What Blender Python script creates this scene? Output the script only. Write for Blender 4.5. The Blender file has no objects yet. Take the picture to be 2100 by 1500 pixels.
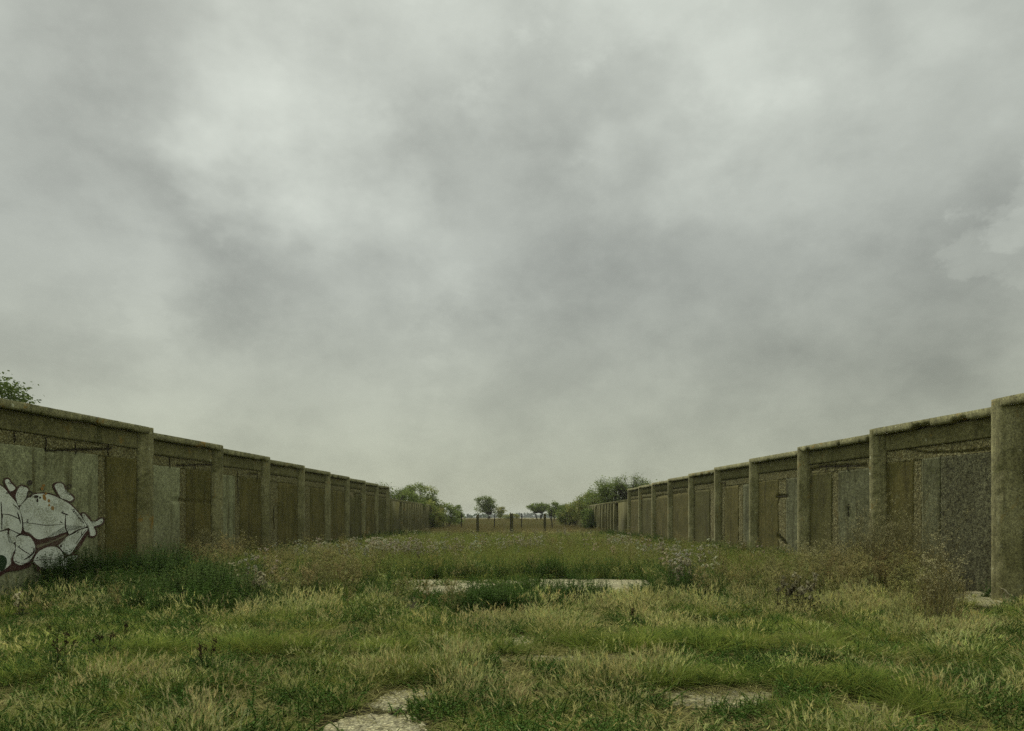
import bpy, math, random
import numpy as np
from mathutils import Vector

# ------------------------------------------------------------------ camera, world, sun, exposure
S = bpy.context.scene
COL = S.collection
F_PX, CX, HY, EYE = 1500.0, 1050.0, 1061.0, 1.5      # photo pixels (2100 x 1500): focal length, vanishing point, horizon; eye height in m
cam_d = bpy.data.cameras.new('camera'); cam = bpy.data.objects.new('camera', cam_d); COL.objects.link(cam)
cam.location = (0, 0, EYE); cam.rotation_euler = (math.radians(90), 0, 0)
cam_d.sensor_width = 36; cam_d.lens = 36 * F_PX / 2100; cam_d.shift_y = (HY - 750) / 2100
cam_d.clip_start = 0.1; cam_d.clip_end = 20000
S.camera = cam
S.view_settings.view_transform = 'Standard'; S.view_settings.look = 'None'
S.view_settings.exposure = 0.0; S.view_settings.gamma = 1.0
S.cycles.max_bounces = 4; S.cycles.diffuse_bounces = 2; S.cycles.transmission_bounces = 2; S.cycles.use_adaptive_sampling = True; S.cycles.adaptive_threshold = 0.01; S.cycles.transparent_max_bounces = 8
S.cycles.volume_bounces = 0; S.cycles.sample_clamp_direct = 3.0; S.cycles.sample_clamp_indirect = 1.0
S.cycles.use_denoising = False

def pix_dir(px, py):
    return Vector(((px - CX) / F_PX, 1.0, (HY - py) / F_PX)).normalized()

class NT:
    """small helper to wire shader nodes"""
    def __init__(s, tree): s.t = tree; s.n = tree.nodes; s.l = tree.links
    def put(s, sock, v):
        if v is None: return
        if isinstance(v, bpy.types.NodeSocket): s.l.new(v, sock)
        else:
            if sock.type == 'RGBA' and hasattr(v, '__len__') and len(v) == 3: v = (*v, 1)
            sock.default_value = v
    def node(s, typ, ins=None, **props):
        n = s.n.new(typ)
        for k, v in props.items(): setattr(n, k, v)
        for k, v in (ins or {}).items(): s.put(n.inputs[k], v)
        return n
    def math(s, op, a, b=None, clamp=False):
        n = s.n.new('ShaderNodeMath'); n.operation = op; n.use_clamp = clamp
        s.put(n.inputs[0], a); s.put(n.inputs[1], b); return n.outputs[0]
    def vmath(s, op, a, b=None):
        n = s.n.new('ShaderNodeVectorMath'); n.operation = op
        s.put(n.inputs[0], a); s.put(n.inputs[1], b)
        return n.outputs['Value'] if op in ('DISTANCE', 'LENGTH', 'DOT_PRODUCT') else n.outputs[0]
    def noise(s, vec, scale, detail=4, rough=0.55, dist=0.0, out='Fac'):
        n = s.node('ShaderNodeTexNoise', {'Vector': vec, 'Scale': scale, 'Detail': detail, 'Roughness': rough, 'Distortion': dist})
        return n.outputs[out]
    def ramp(s, v, a, b, lo=0.0, hi=1.0, smooth=True):
        n = s.node('ShaderNodeMapRange', {'Value': v, 'From Min': a, 'From Max': b, 'To Min': lo, 'To Max': hi})
        n.interpolation_type = 'SMOOTHSTEP' if smooth else 'LINEAR'
        return n.outputs[0]
    def mix(s, f, a, b, mode='MIX'):
        n = s.n.new('ShaderNodeMix'); n.data_type = 'RGBA'; n.blend_type = mode
        s.put(n.inputs['Factor'], f); s.put(n.inputs[6], a); s.put(n.inputs[7], b); return n.outputs[2]

SUN_AZ, SUN_EL = math.radians(-24), math.radians(47)      # azimuth from +Y towards +X: the brightest cloud is ahead to the left
def build_world():
    w = bpy.data.worlds.new('World'); S.world = w; w.use_nodes = True
    t = NT(w.node_tree); t.n.clear()
    d = t.node('ShaderNodeTexCoord').outputs['Generated']
    sep = t.node('ShaderNodeSeparateXYZ', {0: d}); z = sep.outputs[2]
    zc = t.math('MAXIMUM', z, 0.0)
    ds = t.vmath('MULTIPLY', d, (1, 1, 1.45))
    n_big = t.noise(t.vmath('ADD', ds, (3.1, 0.4, 1.0)), 2.6, 7, 0.56)
    n_mid = t.noise(t.vmath('ADD', ds, (0.3, 5.4, 2.0)), 6.0, 8, 0.6)
    n_fine = t.noise(t.vmath('ADD', ds, (1.3, 9.1, 3.0)), 15.0, 6, 0.64)
    wcol = t.noise(ds, 4.0, 5, 0.56, 0.0, 'Color')
    warp = t.vmath('MULTIPLY', t.vmath('SUBTRACT', wcol, (0.5, 0.5, 0.5)), (0.38, 0.38, 0.38))
    dw = t.vmath('ADD', d, warp)
    banks = [  # cloud banks: direction (as photo pixel), radius, brightness
        (430, 140, 190, .075), (620, 250, 220, .13), (320, 230, 130, .045), (450, 350, 120, .05), (760, 320, 160, .06),
        (1570, 270, 360, .075), (1320, 50, 210, .05), (920, 70, 150, .05), (1430, 340, 120, .05), (1930, 110, 130, .05),
        (850, 610, 110, .035), (820, 440, 160, .035), (50, 630, 120, .03), (500, 880, 260, .03),
        (270, 70, 260, -.10), (120, 230, 150, -.02), (470, 510, 170, -.075), (320, 420, 130, -.04), (890, 350, 120, -.08),
        (1160, 110, 140, -.07), (1290, 150, 95, -.06), (1110, 310, 130, -.075), (1000, 620, 190, -.06), (1240, 500, 170, -.035),
        (1700, 570, 400, -.05), (1880, 720, 330, -.07), (1320, 660, 320, -.045), (130, 740, 140, -.05), (560, 770, 260, -.05),
        (1050, 850, 300, -.02), (1830, 110, 100, -.05), (2070, 150, 90, -.06)]
    tot = None
    for px, py, r, amp in banks:
        g = t.ramp(t.vmath('DISTANCE', dw, tuple(pix_dir(px, py))), r / F_PX * 1.25, 0.0, 0.0, amp * 1.3)
        tot = g if tot is None else t.math('ADD', tot, g)
    val = t.math('ADD', 0.455, t.math('MULTIPLY', t.math('POWER', zc, 2.5), 0.42))
    val = t.math('ADD', val, tot)
    val = t.math('ADD', val, t.ramp(n_big, 0.36, 0.64, -.03, .03))
    val = t.math('ADD', val, t.ramp(n_mid, 0.37, 0.63, -.027, .027))
    lit = t.math('MULTIPLY', t.ramp(n_mid, 0.50, 0.57, 0.0, .035), t.ramp(n_big, .47, .60))     # bright broken edges
    val = t.math('ADD', val, t.math('MULTIPLY', lit, t.ramp(z, .1, .35)))
    val = t.math('ADD', val, t.ramp(n_fine, 0.36, 0.64, -.011, .011))
    for px, py, r in ((2110, 450, 150), (2050, 540, 125)):                      # the white heap cloud
        b0 = t.ramp(t.vmath('DISTANCE', t.vmath('ADD', d, t.vmath('MULTIPLY', warp, (.5, .5, .5))), tuple(pix_dir(px, py))), r / F_PX, 0.0)
        b = t.math('ADD', b0, t.math('MULTIPLY', t.math('SUBTRACT', t.math('ADD', t.math('MULTIPLY', n_mid, .6), t.math('MULTIPLY', n_fine, .4)), .5), 3.4))
        val = t.math('ADD', val, t.math('MULTIPLY', t.ramp(b, .42, .62, 0.0, .045), t.ramp(b0, .12, .4)))
    low = t.ramp(z, 0.0, 0.36, 1.0, 0.0)
    col = t.mix(low, (0.945, 1.0, 0.895), (0.955, 1.0, 0.77))
    cloud = t.mix(1.0, col, t.node('ShaderNodeCombineXYZ', {0: val, 1: val, 2: val}).outputs[0], 'MULTIPLY')
    STR = 0.1
    cloud = t.vmath('MULTIPLY', cloud, (1 / STR,) * 3)
    sky = t.node('ShaderNodeTexSky', sky_type='NISHITA')
    sky.sun_disc = False; sky.sun_elevation = SUN_EL; sky.sun_rotation = SUN_AZ
    # the cloud deck is closed: only a little of the clear sky's light leaks through it
    full = t.mix(0.965, sky.outputs[0], cloud)
    bg = t.node('ShaderNodeBackground', {'Color': full, 'Strength': STR})
    t.l.new(bg.outputs[0], t.node('ShaderNodeOutputWorld').inputs[0])
build_world()
sun_d = bpy.data.lights.new('sun', 'SUN'); sun_d.energy = 2.9; sun_d.angle = math.radians(16); sun_d.color = (1.0, 0.96, 0.86)
sun = bpy.data.objects.new('sun', sun_d); COL.objects.link(sun)
sv = Vector((math.sin(SUN_AZ) * math.cos(SUN_EL), math.cos(SUN_AZ) * math.cos(SUN_EL), math.sin(SUN_EL)))
sun.rotation_euler = sv.to_track_quat('Z', 'Y').to_euler(); sun.location = (-30, 10, 40)

# ------------------------------------------------------------------ helpers
RNG = np.random.default_rng(7)
def _hash(ix, iy, seed):
    h = (ix.astype(np.int64) * 374761393 + iy.astype(np.int64) * 668265263 + seed * 1442695041) & 0xffffffff
    h = ((h ^ (h >> 13)) * 1274126177) & 0xffffffff
    return ((h ^ (h >> 16)) & 0xffff) / 65535.0
def vnoise(x, y, seed=0):
    x = np.asarray(x, float); y = np.asarray(y, float)
    ix, iy = np.floor(x), np.floor(y); fx, fy = x - ix, y - iy
    fx = fx * fx * (3 - 2 * fx); fy = fy * fy * (3 - 2 * fy)
    a, b = _hash(ix, iy, seed), _hash(ix + 1, iy, seed)
    c, d = _hash(ix, iy + 1, seed), _hash(ix + 1, iy + 1, seed)
    return (a + (b - a) * fx) * (1 - fy) + (c + (d - c) * fx) * fy
def fbm(x, y, seed=0, oct=4):
    s, a, n = 0, .5, 0
    for o in range(oct):
        s = s + a * vnoise(np.asarray(x) * 2 ** o + 17 * o, np.asarray(y) * 2 ** o - 9 * o, seed + o); n += a; a *= .5
    return s / n
def sstep(x, a, b):
    t = np.clip((np.asarray(x, float) - a) / (b - a), 0, 1); return t * t * (3 - 2 * t)

class Geo:
    """collects vertices, quads and triangles (numpy) with a colour per vertex"""
    def __init__(s): s.V, s.Q, s.T, s.C, s.n = [], [], [], [], 0
    def add(s, V, Q=None, T=None, C=(1, 1, 1)):
        V = np.asarray(V, float).reshape(-1, 3)
        if Q is not None and len(Q): s.Q.append(np.asarray(Q, np.int64).reshape(-1, 4) + s.n)
        if T is not None and len(T): s.T.append(np.asarray(T, np.int64).reshape(-1, 3) + s.n)
        C = np.asarray(C, float)
        s.C.append(np.broadcast_to(C, V.shape) if C.ndim == 1 else C.reshape(-1, 3))
        s.V.append(V); s.n += len(V)
    def mesh(s, name, mat=None, smooth=False, col=True):
        V = np.concatenate(s.V); Q = np.concatenate(s.Q) if s.Q else np.zeros((0, 4), int); T = np.concatenate(s.T) if s.T else np.zeros((0, 3), int)
        me = bpy.data.meshes.new(name); me.vertices.add(len(V)); me.vertices.foreach_set('co', V.ravel())
        nl = 4 * len(Q) + 3 * len(T); me.loops.add(nl); me.loops.foreach_set('vertex_index', np.concatenate([Q.ravel(), T.ravel()]).astype(np.int32))
        me.polygons.add(len(Q) + len(T))
        me.polygons.foreach_set('loop_start', np.concatenate([np.arange(len(Q)) * 4, 4 * len(Q) + np.arange(len(T)) * 3]).astype(np.int32))
        if smooth: me.polygons.foreach_set('use_smooth', np.ones(len(Q) + len(T), bool))
        if col:
            a = me.attributes.new('vcol', 'FLOAT_COLOR', 'POINT')
            a.data.foreach_set('color', np.concatenate([np.concatenate(s.C), np.ones((len(V), 1))], 1).ravel().astype(np.float32))
        me.update(calc_edges=True); me.validate()
        if mat: me.materials.append(mat)
        return me
    def tube(s, P, R, sides=5, C=(1, 1, 1), cap=True):
        P = np.asarray(P, float); R = np.broadcast_to(np.asarray(R, float), (len(P),))
        T = np.gradient(P, axis=0); T /= np.linalg.norm(T, axis=1)[:, None] + 1e-9
        up = np.where(np.abs(T[:, 2:3]) > .9, [[1., 0, 0]], [[0, 0, 1.]])
        A = np.cross(T, up); A /= np.linalg.norm(A, axis=1)[:, None] + 1e-9; B = np.cross(T, A)
        th = np.arange(sides) / sides * 2 * math.pi
        V = P[:, None] + R[:, None, None] * (np.cos(th)[None, :, None] * A[:, None] + np.sin(th)[None, :, None] * B[:, None])
        i = np.arange(len(P) - 1)[:, None] * sides; j = np.arange(sides)[None]; j2 = (j + 1) % sides
        Q = np.stack([i + j, i + j2, i + sides + j2, i + sides + j], -1).reshape(-1, 4)
        n0 = s.n; s.add(V, Q, None, C)
        if cap:
            k = (len(P) - 1) * sides
            s.T.append(np.array([[n0 + k, n0 + k + a, n0 + k + a + 1] for a in range(1, sides - 1)]))
    def obj(s, name, mat, parent=None, smooth=False):
        return link(name, s.mesh(name, mat, smooth), parent)

def link(name, me, parent=None):
    o = bpy.data.objects.new(name, me); COL.objects.link(o)
    if parent is not None: o.parent = parent
    return o
def empty(name, loc=(0, 0, 0)):
    o = bpy.data.objects.new(name, None); COL.objects.link(o); o.location = loc; o.empty_display_size = .1
    return o
def tag(o, label, cat=None, group=None, kind=None):
    o['label'] = label
    if cat: o['category'] = cat
    if group: o['group'] = group
    if kind: o['kind'] = kind
    return o

# ------------------------------------------------------------------ materials
def new_mat(name):
    m = bpy.data.materials.new(name); m.use_nodes = True; t = NT(m.node_tree); t.n.clear(); return m, t
def finish(t, shader): t.l.new(shader, t.node('ShaderNodeOutputMaterial').inputs[0])

def concrete(name, a, b, dark, streak=.5, grain=.35, pebble=0.0, white=0.0, orange=0.0, bump=.4, seed=0.0, moss=0.0, edge=0.0):
    """weathered concrete: patches between colours a and b, rain streaks, grain, pebbles, lichen"""
    m, t = new_mat(name)
    pos = t.node('ShaderNodeNewGeometry').outputs['Position']
    rnd = t.node('ShaderNodeObjectInfo').outputs['Random']
    off = t.node('ShaderNodeCombineXYZ', {0: t.math('MULTIPLY', rnd, 37.0), 1: seed, 2: t.math('MULTIPLY', rnd, 11.0)}).outputs[0]
    p = t.vmath('ADD', pos, off)
    patch = t.noise(p, 1.1, 6, .6, .4)
    col = t.mix(t.ramp(patch, .35, .65), a, b)
    st = t.noise(t.vmath('MULTIPLY', p, (5.5, 5.5, .45)), 1.0, 5, .6, .3)
    col = t.mix(t.math('MULTIPLY', t.ramp(st, .48, .72), streak), col, dark)
    st2 = t.noise(t.vmath('MULTIPLY', p, (9, 9, .35)), 1.0, 4, .55)
    col = t.mix(t.math('MULTIPLY', t.ramp(st2, .55, .75), streak * .5), col, b)
    if moss:
        col = t.mix(t.math('MULTIPLY', t.ramp(t.noise(p, 2.6, 6, .65, .8), .52, .66), moss), col, (.055, .06, .018))
    if edge:
        pt = t.node('ShaderNodeNewGeometry').outputs['Pointiness']
        col = t.mix(t.math('MULTIPLY', t.math('MULTIPLY', t.ramp(pt, .52, .60), t.ramp(t.noise(p, 4, 5, .65), .38, .6)), edge), col, (.36, .345, .24))
    g = t.noise(p, 34, 4, .65)
    col = t.mix(1.0, col, t.ramp(g, .36, .64, 1 - grain * 1.3, 1 + grain * 1.3, False), 'MULTIPLY')
    fine = t.noise(p, 11, 5, .7)
    col = t.mix(1.0, col, t.ramp(fine, .36, .64, 1 - grain * .8, 1 + grain * .8, False), 'MULTIPLY')
    h = t.math('ADD', t.math('MULTIPLY', g, .5), fine)
    if pebble:
        v = t.node('ShaderNodeTexVoronoi', {'Vector': p, 'Scale': 33.0, 'Randomness': 1.0})
        v2 = t.node('ShaderNodeTexVoronoi', {'Vector': p, 'Scale': 33.0, 'Randomness': 1.0}, feature='DISTANCE_TO_EDGE')
        vs = t.node('ShaderNodeSeparateColor', {0: v.outputs['Color']})
        pc = t.mix(t.ramp(vs.outputs[0], .15, .95), (.075, .068, .034), (.52, .49, .29))
        pc = t.mix(t.ramp(vs.outputs[1], .72, .8), pc, (.24, .2, .085))
        pc = t.mix(t.ramp(v2.outputs[0], .0, .11), (.06, .054, .028), pc)
        col = t.mix(pebble, col, pc)
        h = t.math('ADD', h, t.math('MULTIPLY', t.ramp(v2.outputs[0], 0, .25), 1.2 * pebble))
    if white:
        lv = t.node('ShaderNodeTexVoronoi', {'Vector': t.vmath('ADD', p, t.vmath('MULTIPLY', t.noise(p, 9, 3, .5, 0, 'Color'), (.12, .12, .12))), 'Scale': 3.6})
        ls = t.node('ShaderNodeSeparateColor', {0: lv.outputs['Color']})
        rad = t.math('MULTIPLY', t.math('MULTIPLY', ls.outputs[0], ls.outputs[0]), .16)
        sp = t.math('MULTIPLY', t.math('LESS_THAN', lv.outputs['Distance'], rad), white)
        col = t.mix(sp, col, (.52, .53, .44))
        wl = t.ramp(t.noise(p, 7, 7, .72), .60, .70)
        col = t.mix(t.math('MULTIPLY', wl, white * .55), col, (.38, .39, .31))
    if orange:
        om = t.math('MULTIPLY', t.ramp(t.noise(t.vmath('ADD', p, (3.1, 8.7, 1.0)), 1.6, 5, .6, .6), .60, .70), t.ramp(t.noise(p, 14, 4, .6), .4, .56))
        col = t.mix(t.math('MULTIPLY', om, orange), col, (.27, .155, .018))
    col = t.mix(1.0, col, (1.0, 1.0, .84), 'MULTIPLY')
    bm = t.node('ShaderNodeBump', {'Strength': bump, 'Distance': .02, 'Height': h})
    bs = t.node('ShaderNodeBsdfPrincipled', {'Base Color': col, 'Roughness': .93, 'Normal': bm.outputs[0], 'Specular IOR Level': .18})
    finish(t, bs.outputs[0]); return m

M = {}
M['frame'] = concrete('frame_concrete', (.27, .258, .15), (.165, .158, .08), (.07, .065, .03), .75, .34, .08, .75, .8, .12, 1.0, .5, .0)
M['coping'] = concrete('coping_concrete', (.28, .27, .16), (.17, .165, .088), (.075, .07, .034), .6, .38, .10, .7, .8, .12, 3.0, .4, .0)
M['lintel'] = concrete('lintel_concrete', (.19, .18, .092), (.14, .132, .062), (.075, .07, .03), .6, .34, .05, .5, .6, .4, 5.0, .4)
M['brown'] = concrete('brown_stained_render', (.098, .089, .026), (.15, .13, .046), (.045, .04, .012), .9, .28, .06, .10, .15, .35, 9.0, .45)
M['olive'] = concrete('olive_stained_render', (.12, .115, .042), (.085, .08, .026), (.045, .042, .014), .9, .28, .08, .16, .2, .35, 12.0, .5)
M['grey'] = concrete('grey_render', (.17, .175, .11), (.12, .122, .072), (.06, .056, .026), .9, .38, .0, .12, .0, .3, 15.0, .3)
M['pale_grey'] = concrete('pale_grey_render', (.30, .312, .2), (.225, .23, .14), (.1, .092, .042), .85, .34, .0, .15, .0, .3, 18.0, .3)
M['dark'] = concrete('dark_speckled_render', (.11, .112, .074), (.07, .071, .044), (.04, .04, .022), .4, .8, .15, .18, .0, .4, 21.0, .15)
M['aggregate'] = concrete('exposed_aggregate', (.17, .155, .075), (.125, .115, .052), (.075, .068, .03), .35, .3, .6, .1, .2, .5, 24.0, .2)
M['pale'] = concrete('broken_pale_concrete', (.40, .385, .29), (.30, .285, .20), (.2, .19, .13), .2, .3, .2, .2, .0, .6, 27.0)
M['core'] = concrete('core_concrete', (.12, .105, .05), (.09, .08, .038), (.06, .05, .025), .3, .3, .3, .0, .0, .5, 30.0)
M['slab'] = concrete('old_slab_concrete', (.47, .445, .33), (.36, .335, .24), (.22, .2, .12), .1, .5, .45, .2, .0, .8, 33.0, .7)
M['wood'] = concrete('weathered_post_wood', (.105, .098, .055), (.075, .07, .036), (.045, .042, .02), .7, .4, .0, .15, .1, .4, 36.0, .3)

def plain(name, col, rough=.9, var=.25, scale=30):
    m, t = new_mat(name)
    pos = t.node('ShaderNodeNewGeometry').outputs['Position']
    c = t.mix(1.0, col, t.ramp(t.noise(pos, scale, 5, .6), .25, .75, 1 - var, 1 + var, False), 'MULTIPLY')
    bs = t.node('ShaderNodeBsdfPrincipled', {'Base Color': c, 'Roughness': rough, 'Specular IOR Level': .2})
    finish(t, bs.outputs[0]); return m
M['rust'] = plain('rusted_bar', (.018, .012, .007), .85, .4, 60)
M['metal'] = plain('dark_fence_metal', (.03, .03, .022), .7, .3, 20)
def paint(name, col, wear, under, var=.2):
    """spray paint worn through to the render below it"""
    m, t = new_mat(name)
    pos = t.node('ShaderNodeNewGeometry').outputs['Position']
    c = t.mix(t.ramp(t.noise(pos, 1.4, 6, .6, .5), .4, .66), col, tuple(x * .78 for x in col))
    w = t.math('ADD', t.noise(pos, 38, 6, .75), t.math('MULTIPLY', t.ramp(t.noise(pos, 2.2, 5, .6), .35, .65), .12))
    c = t.mix(t.math('MULTIPLY', t.ramp(w, .55, .64), wear), c, under)
    c = t.mix(1.0, c, t.ramp(t.noise(pos, 55, 4, .7), .25, .75, 1 - var, 1 + var, False), 'MULTIPLY')
    bs = t.node('ShaderNodeBsdfPrincipled', {'Base Color': c, 'Roughness': .8, 'Specular IOR Level': .2})
    finish(t, bs.outputs[0]); return m
UNDER = (.25, .257, .16)
M['p_white'] = paint('worn_white_paint', (.78, .82, .69), .75, UNDER)
M['p_dark'] = paint('dark_maroon_paint', (.07, .03, .022), .35, UNDER, .3)
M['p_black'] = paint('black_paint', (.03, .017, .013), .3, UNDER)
M['p_tan'] = paint('tan_paint', (.2, .17, .1), .6, UNDER)
M['p_orange'] = paint('orange_paint', (.36, .19, .045), .4, UNDER)
M['p_green'] = paint('dark_green_paint', (.022, .05, .016), .3, UNDER)

def foliage(name, tinted, trans=.3):
    m, t = new_mat(name)
    c = t.node('ShaderNodeAttribute', attribute_name='vcol').outputs['Color']
    if tinted:
        ti = t.node('ShaderNodeAttribute', attribute_name='tint', attribute_type='INSTANCER').outputs['Vector']
        c = t.mix(1.0, c, ti, 'MULTIPLY')
    d = t.node('ShaderNodeBsdfDiffuse', {'Color': c, 'Roughness': .5})
    tr = t.node('ShaderNodeBsdfTranslucent', {'Color': c})
    a = t.node('ShaderNodeMixShader', {0: trans, 1: d.outputs[0], 2: tr.outputs[0]})
    finish(t, a.outputs[0]); return m
M['leaf'] = foliage('plant_leaf', False, .42); M['leaf_t'] = foliage('scattered_plant_leaf', True)
M['bark'] = plain('bark', (.05, .042, .025), .9, .4, 12)

# ------------------------------------------------------------------ ground
def terrain_h(x, y):
    x = np.asarray(x, float); y = np.asarray(y, float)
    near = 1 - sstep(y, 40, 110)
    h = (fbm(x * .55, y * .55, 3, 3) - .5) * .12 * near + (fbm(x * .12, y * .12, 5, 2) - .5) * .14 * near
    h = h + .62 * sstep(y, 80, 175) + (fbm(x * .01, y * .01, 9, 2) - .5) * .5 * sstep(y, 150, 400)
    slab = np.exp(-(((y - 16.4) / 1.6) ** 2) ** 3) * sstep(6 - np.abs(x), 0, 2)
    h = h * (1 - .9 * slab)
    fore = sstep(9.5 - y, 0, 1.2)
    return h * (1 - .75 * fore) - .02
def build_ground():
    def graded(parts):
        out = []
        for a, b, st in parts: out.append(np.arange(a, b, st))
        return np.concatenate(out)
    xs = graded([(-4000, -200, 400), (-200, -30, 17), (-30, -12, 1.5), (-12, 12, .14), (12, 30, 1.5), (30, 200, 17), (200, 4001, 400)])
    ys = graded([(-300, -20, 40), (-20, 3, 2.3), (3, 20, .14), (20, 60, .6), (60, 200, 4), (200, 600, 25), (600, 6001, 300)])
    X, Y = np.meshgrid(xs, ys); Z = terrain_h(X, Y)
    g = Geo(); nx = len(xs); i = np.arange(len(ys) - 1)[:, None] * nx; j = np.arange(nx - 1)[None]
    Q = np.stack([i + j, i + j + 1, i + nx + j + 1, i + nx + j], -1).reshape(-1, 4)
    g.add(np.stack([X, Y, Z], -1), Q)
    m, t = new_mat('meadow_soil')
    pos = t.node('ShaderNodeNewGeometry').outputs['Position']
    sp = t.node('ShaderNodeSeparateXYZ', {0: pos})
    c = t.mix(t.ramp(t.noise(pos, 3.0, 7, .65), .35, .65), (.03, .027, .013), (.05, .05, .018))
    c = t.mix(t.ramp(t.noise(pos, 22, 6, .7), .45, .7), c, (.1, .09, .045))
    c = t.mix(t.ramp(t.noise(t.vmath('MULTIPLY', pos, (30, 30, 30)), 1.0, 4, .7), .3, .7), t.mix(1.0, c, (.6, .6, .6), 'MULTIPLY'), c)
    # farther out: rough pasture, then the pale shingle and straw flats near the horizon
    far = t.mix(t.ramp(t.noise(t.vmath('MULTIPLY', pos, (.05, .02, 0)), 1.0, 5, .6), .4, .62), (.12, .125, .05), (.2, .18, .085))
    c = t.mix(t.ramp(sp.outputs[1], 70, 160), c, far)
    flat = t.mix(t.ramp(t.noise(t.vmath('MULTIPLY', pos, (.02, .008, 0)), 1.0, 5, .6), .4, .6), (.42, .37, .24), (.2, .2, .11))
    c = t.mix(t.ramp(sp.outputs[1], 210, 300), c, flat)
    c = t.mix(t.ramp(sp.outputs[1], 520, 800), c, (.15, .17, .1))
    bm = t.node('ShaderNodeBump', {'Strength': .6, 'Distance': .03, 'Height': t.noise(pos, 18, 7, .7)})
    bs = t.node('ShaderNodeBsdfPrincipled', {'Base Color': c, 'Roughness': 1.0, 'Specular IOR Level': .05, 'Normal': bm.outputs[0]})
    finish(t, bs.outputs[0])
    o = g.obj('ground', m, smooth=True)
    tag(o, 'uneven meadow ground of soil and dead grass between the walls', kind='structure')
build_ground()

# old concrete slabs showing through the grass; outline in photo pixels on the ground
SLABS = [
    ([(640, 1530), (668, 1486), (705, 1470), (770, 1462), (840, 1466), (880, 1480), (868, 1510), (840, 1530)], 'pale gravelly slab at the bottom edge left of centre'),
    ([(752, 1446), (780, 1432), (800, 1418), (850, 1412), (890, 1420), (888, 1440), (845, 1456), (790, 1456)], 'small bare slab patch just above the bottom slab'),
    ([(1360, 1420), (1440, 1411), (1530, 1412), (1590, 1422), (1560, 1444), (1470, 1456), (1385, 1444)], 'flat bare slab patch right of the dry grass'),
    ([(1730, 1440), (1775, 1437), (1825, 1444), (1838, 1452), (1790, 1460), (1742, 1452)], 'narrow bare slab patch furthest right'),
    ([(1030, 1312), (1060, 1307), (1096, 1310), (1100, 1322), (1070, 1329), (1032, 1324)], 'small bare slab patch in the middle of the dry grass'),
    ([(1005, 1349), (1080, 1346), (1310, 1343), (1310, 1352), (1090, 1358), (1010, 1358)], 'long thin slab edge in front of the grass ridge'),
    ([(800, 1189), (900, 1188), (1050, 1187), (1200, 1187), (1325, 1189), (1345, 1205), (1330, 1216), (1200, 1218), (1050, 1222), (900, 1220), (830, 1210)], 'wide pale concrete strip crossing the meadow'),
    ([(1940, 1216), (2040, 1210), (2120, 1222), (2120, 1238), (2020, 1244), (1930, 1230)], 'bare slab at the foot of the big pillar'),
]
def ground_pt(px, py, h=0.0):
    z = (EYE - h) * F_PX / (py - HY); return ((px - CX) / F_PX * z, z)
SLAB_POLYS = []
def build_slabs():
    rng = np.random.default_rng(3)
    for poly, lab in SLABS:
        P = np.array([ground_pt(*p) for p in poly])
        n = len(P); dense = []
        for k in range(n):
            for f in np.linspace(0, 1, 7)[:-1]:
                q = P[k] * (1 - f) + P[(k + 1) % n] * f; dense.append(q + rng.normal(0, .018, 2))
        D = np.array(dense); SLAB_POLYS.append(P)
        c = D.mean(0); top = terrain_h(D[:, 0], D[:, 1]).max() * .0 + terrain_h(c[0:1], c[1:2])[0]
        zt = float(np.max(terrain_h(D[:, 0], D[:, 1]))) + .012
        g = Geo(); m = len(D)
        rings = [np.c_[c + (D - c) * s_, zt + rng.normal(0, .003, m) - (0.012 if s_ > .98 else 0)] for s_ in (1.0, .95, .6, .25)]
        low = np.c_[D, np.full(m, zt - .12)]
        V = np.concatenate([low] + rings + [[[c[0], c[1], zt]]]); Q = []; T = []
        for r in range(4):
            for k in range(m): Q.append([r * m + k, r * m + (k + 1) % m, (r + 1) * m + (k + 1) % m, (r + 1) * m + k])
        for k in range(m): T.append([4 * m + k, 4 * m + (k + 1) % m, 5 * m])
        g.add(V, Q, T); tag(g.obj('concrete_slab', M['slab']), lab, kind='structure')
build_slabs()
def in_slab(x, y, grow=0.0):
    out = np.zeros(len(x), bool)
    for P in SLAB_POLYS:
        c = P.mean(0); Pg = c + (P - c) * (1 + grow); ins = np.zeros(len(x), bool); j = len(Pg) - 1
        for i in range(len(Pg)):
            xi, yi, xj, yj = *Pg[i], *Pg[j]
            cond = ((yi > y) != (yj > y)) & (x < (xj - xi) * (y - yi) / (yj - yi + 1e-12) + xi)
            ins ^= cond; j = i
        out |= ins
    return out

# ------------------------------------------------------------------ the two bay walls
class Bay:
    """a wall bay: u runs along the wall from its far pillar towards the camera, v is height, n points out of the wall"""
    def __init__(s, side, bx, by, tan):
        a = math.atan(tan); s.side = side; s.o = np.array([side * bx, by, 0.])
        s.U = np.array([side * math.sin(a), -math.cos(a), 0]); s.N = np.array([-side * math.cos(a), -math.sin(a), 0])
    def w(s, u, v, n):
        u, v, n = np.broadcast_arrays(np.asarray(u, float), np.asarray(v, float), np.asarray(n, float))
        return s.o + u[..., None] * s.U + n[..., None] * s.N + v[..., None] * np.array([0, 0, 1.])
    def u_of(s, px, n):
        k = (px - CX) / F_PX; p = s.o + n * s.N
        return (k * p[1] - p[0]) / (s.U[0] - k * s.U[1])
    def uv_of(s, px, py, n):
        u = s.u_of(px, n); y = (s.o + n * s.N + u * s.U)[1]
        return u, EYE - (py - HY) * y / F_PX

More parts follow.
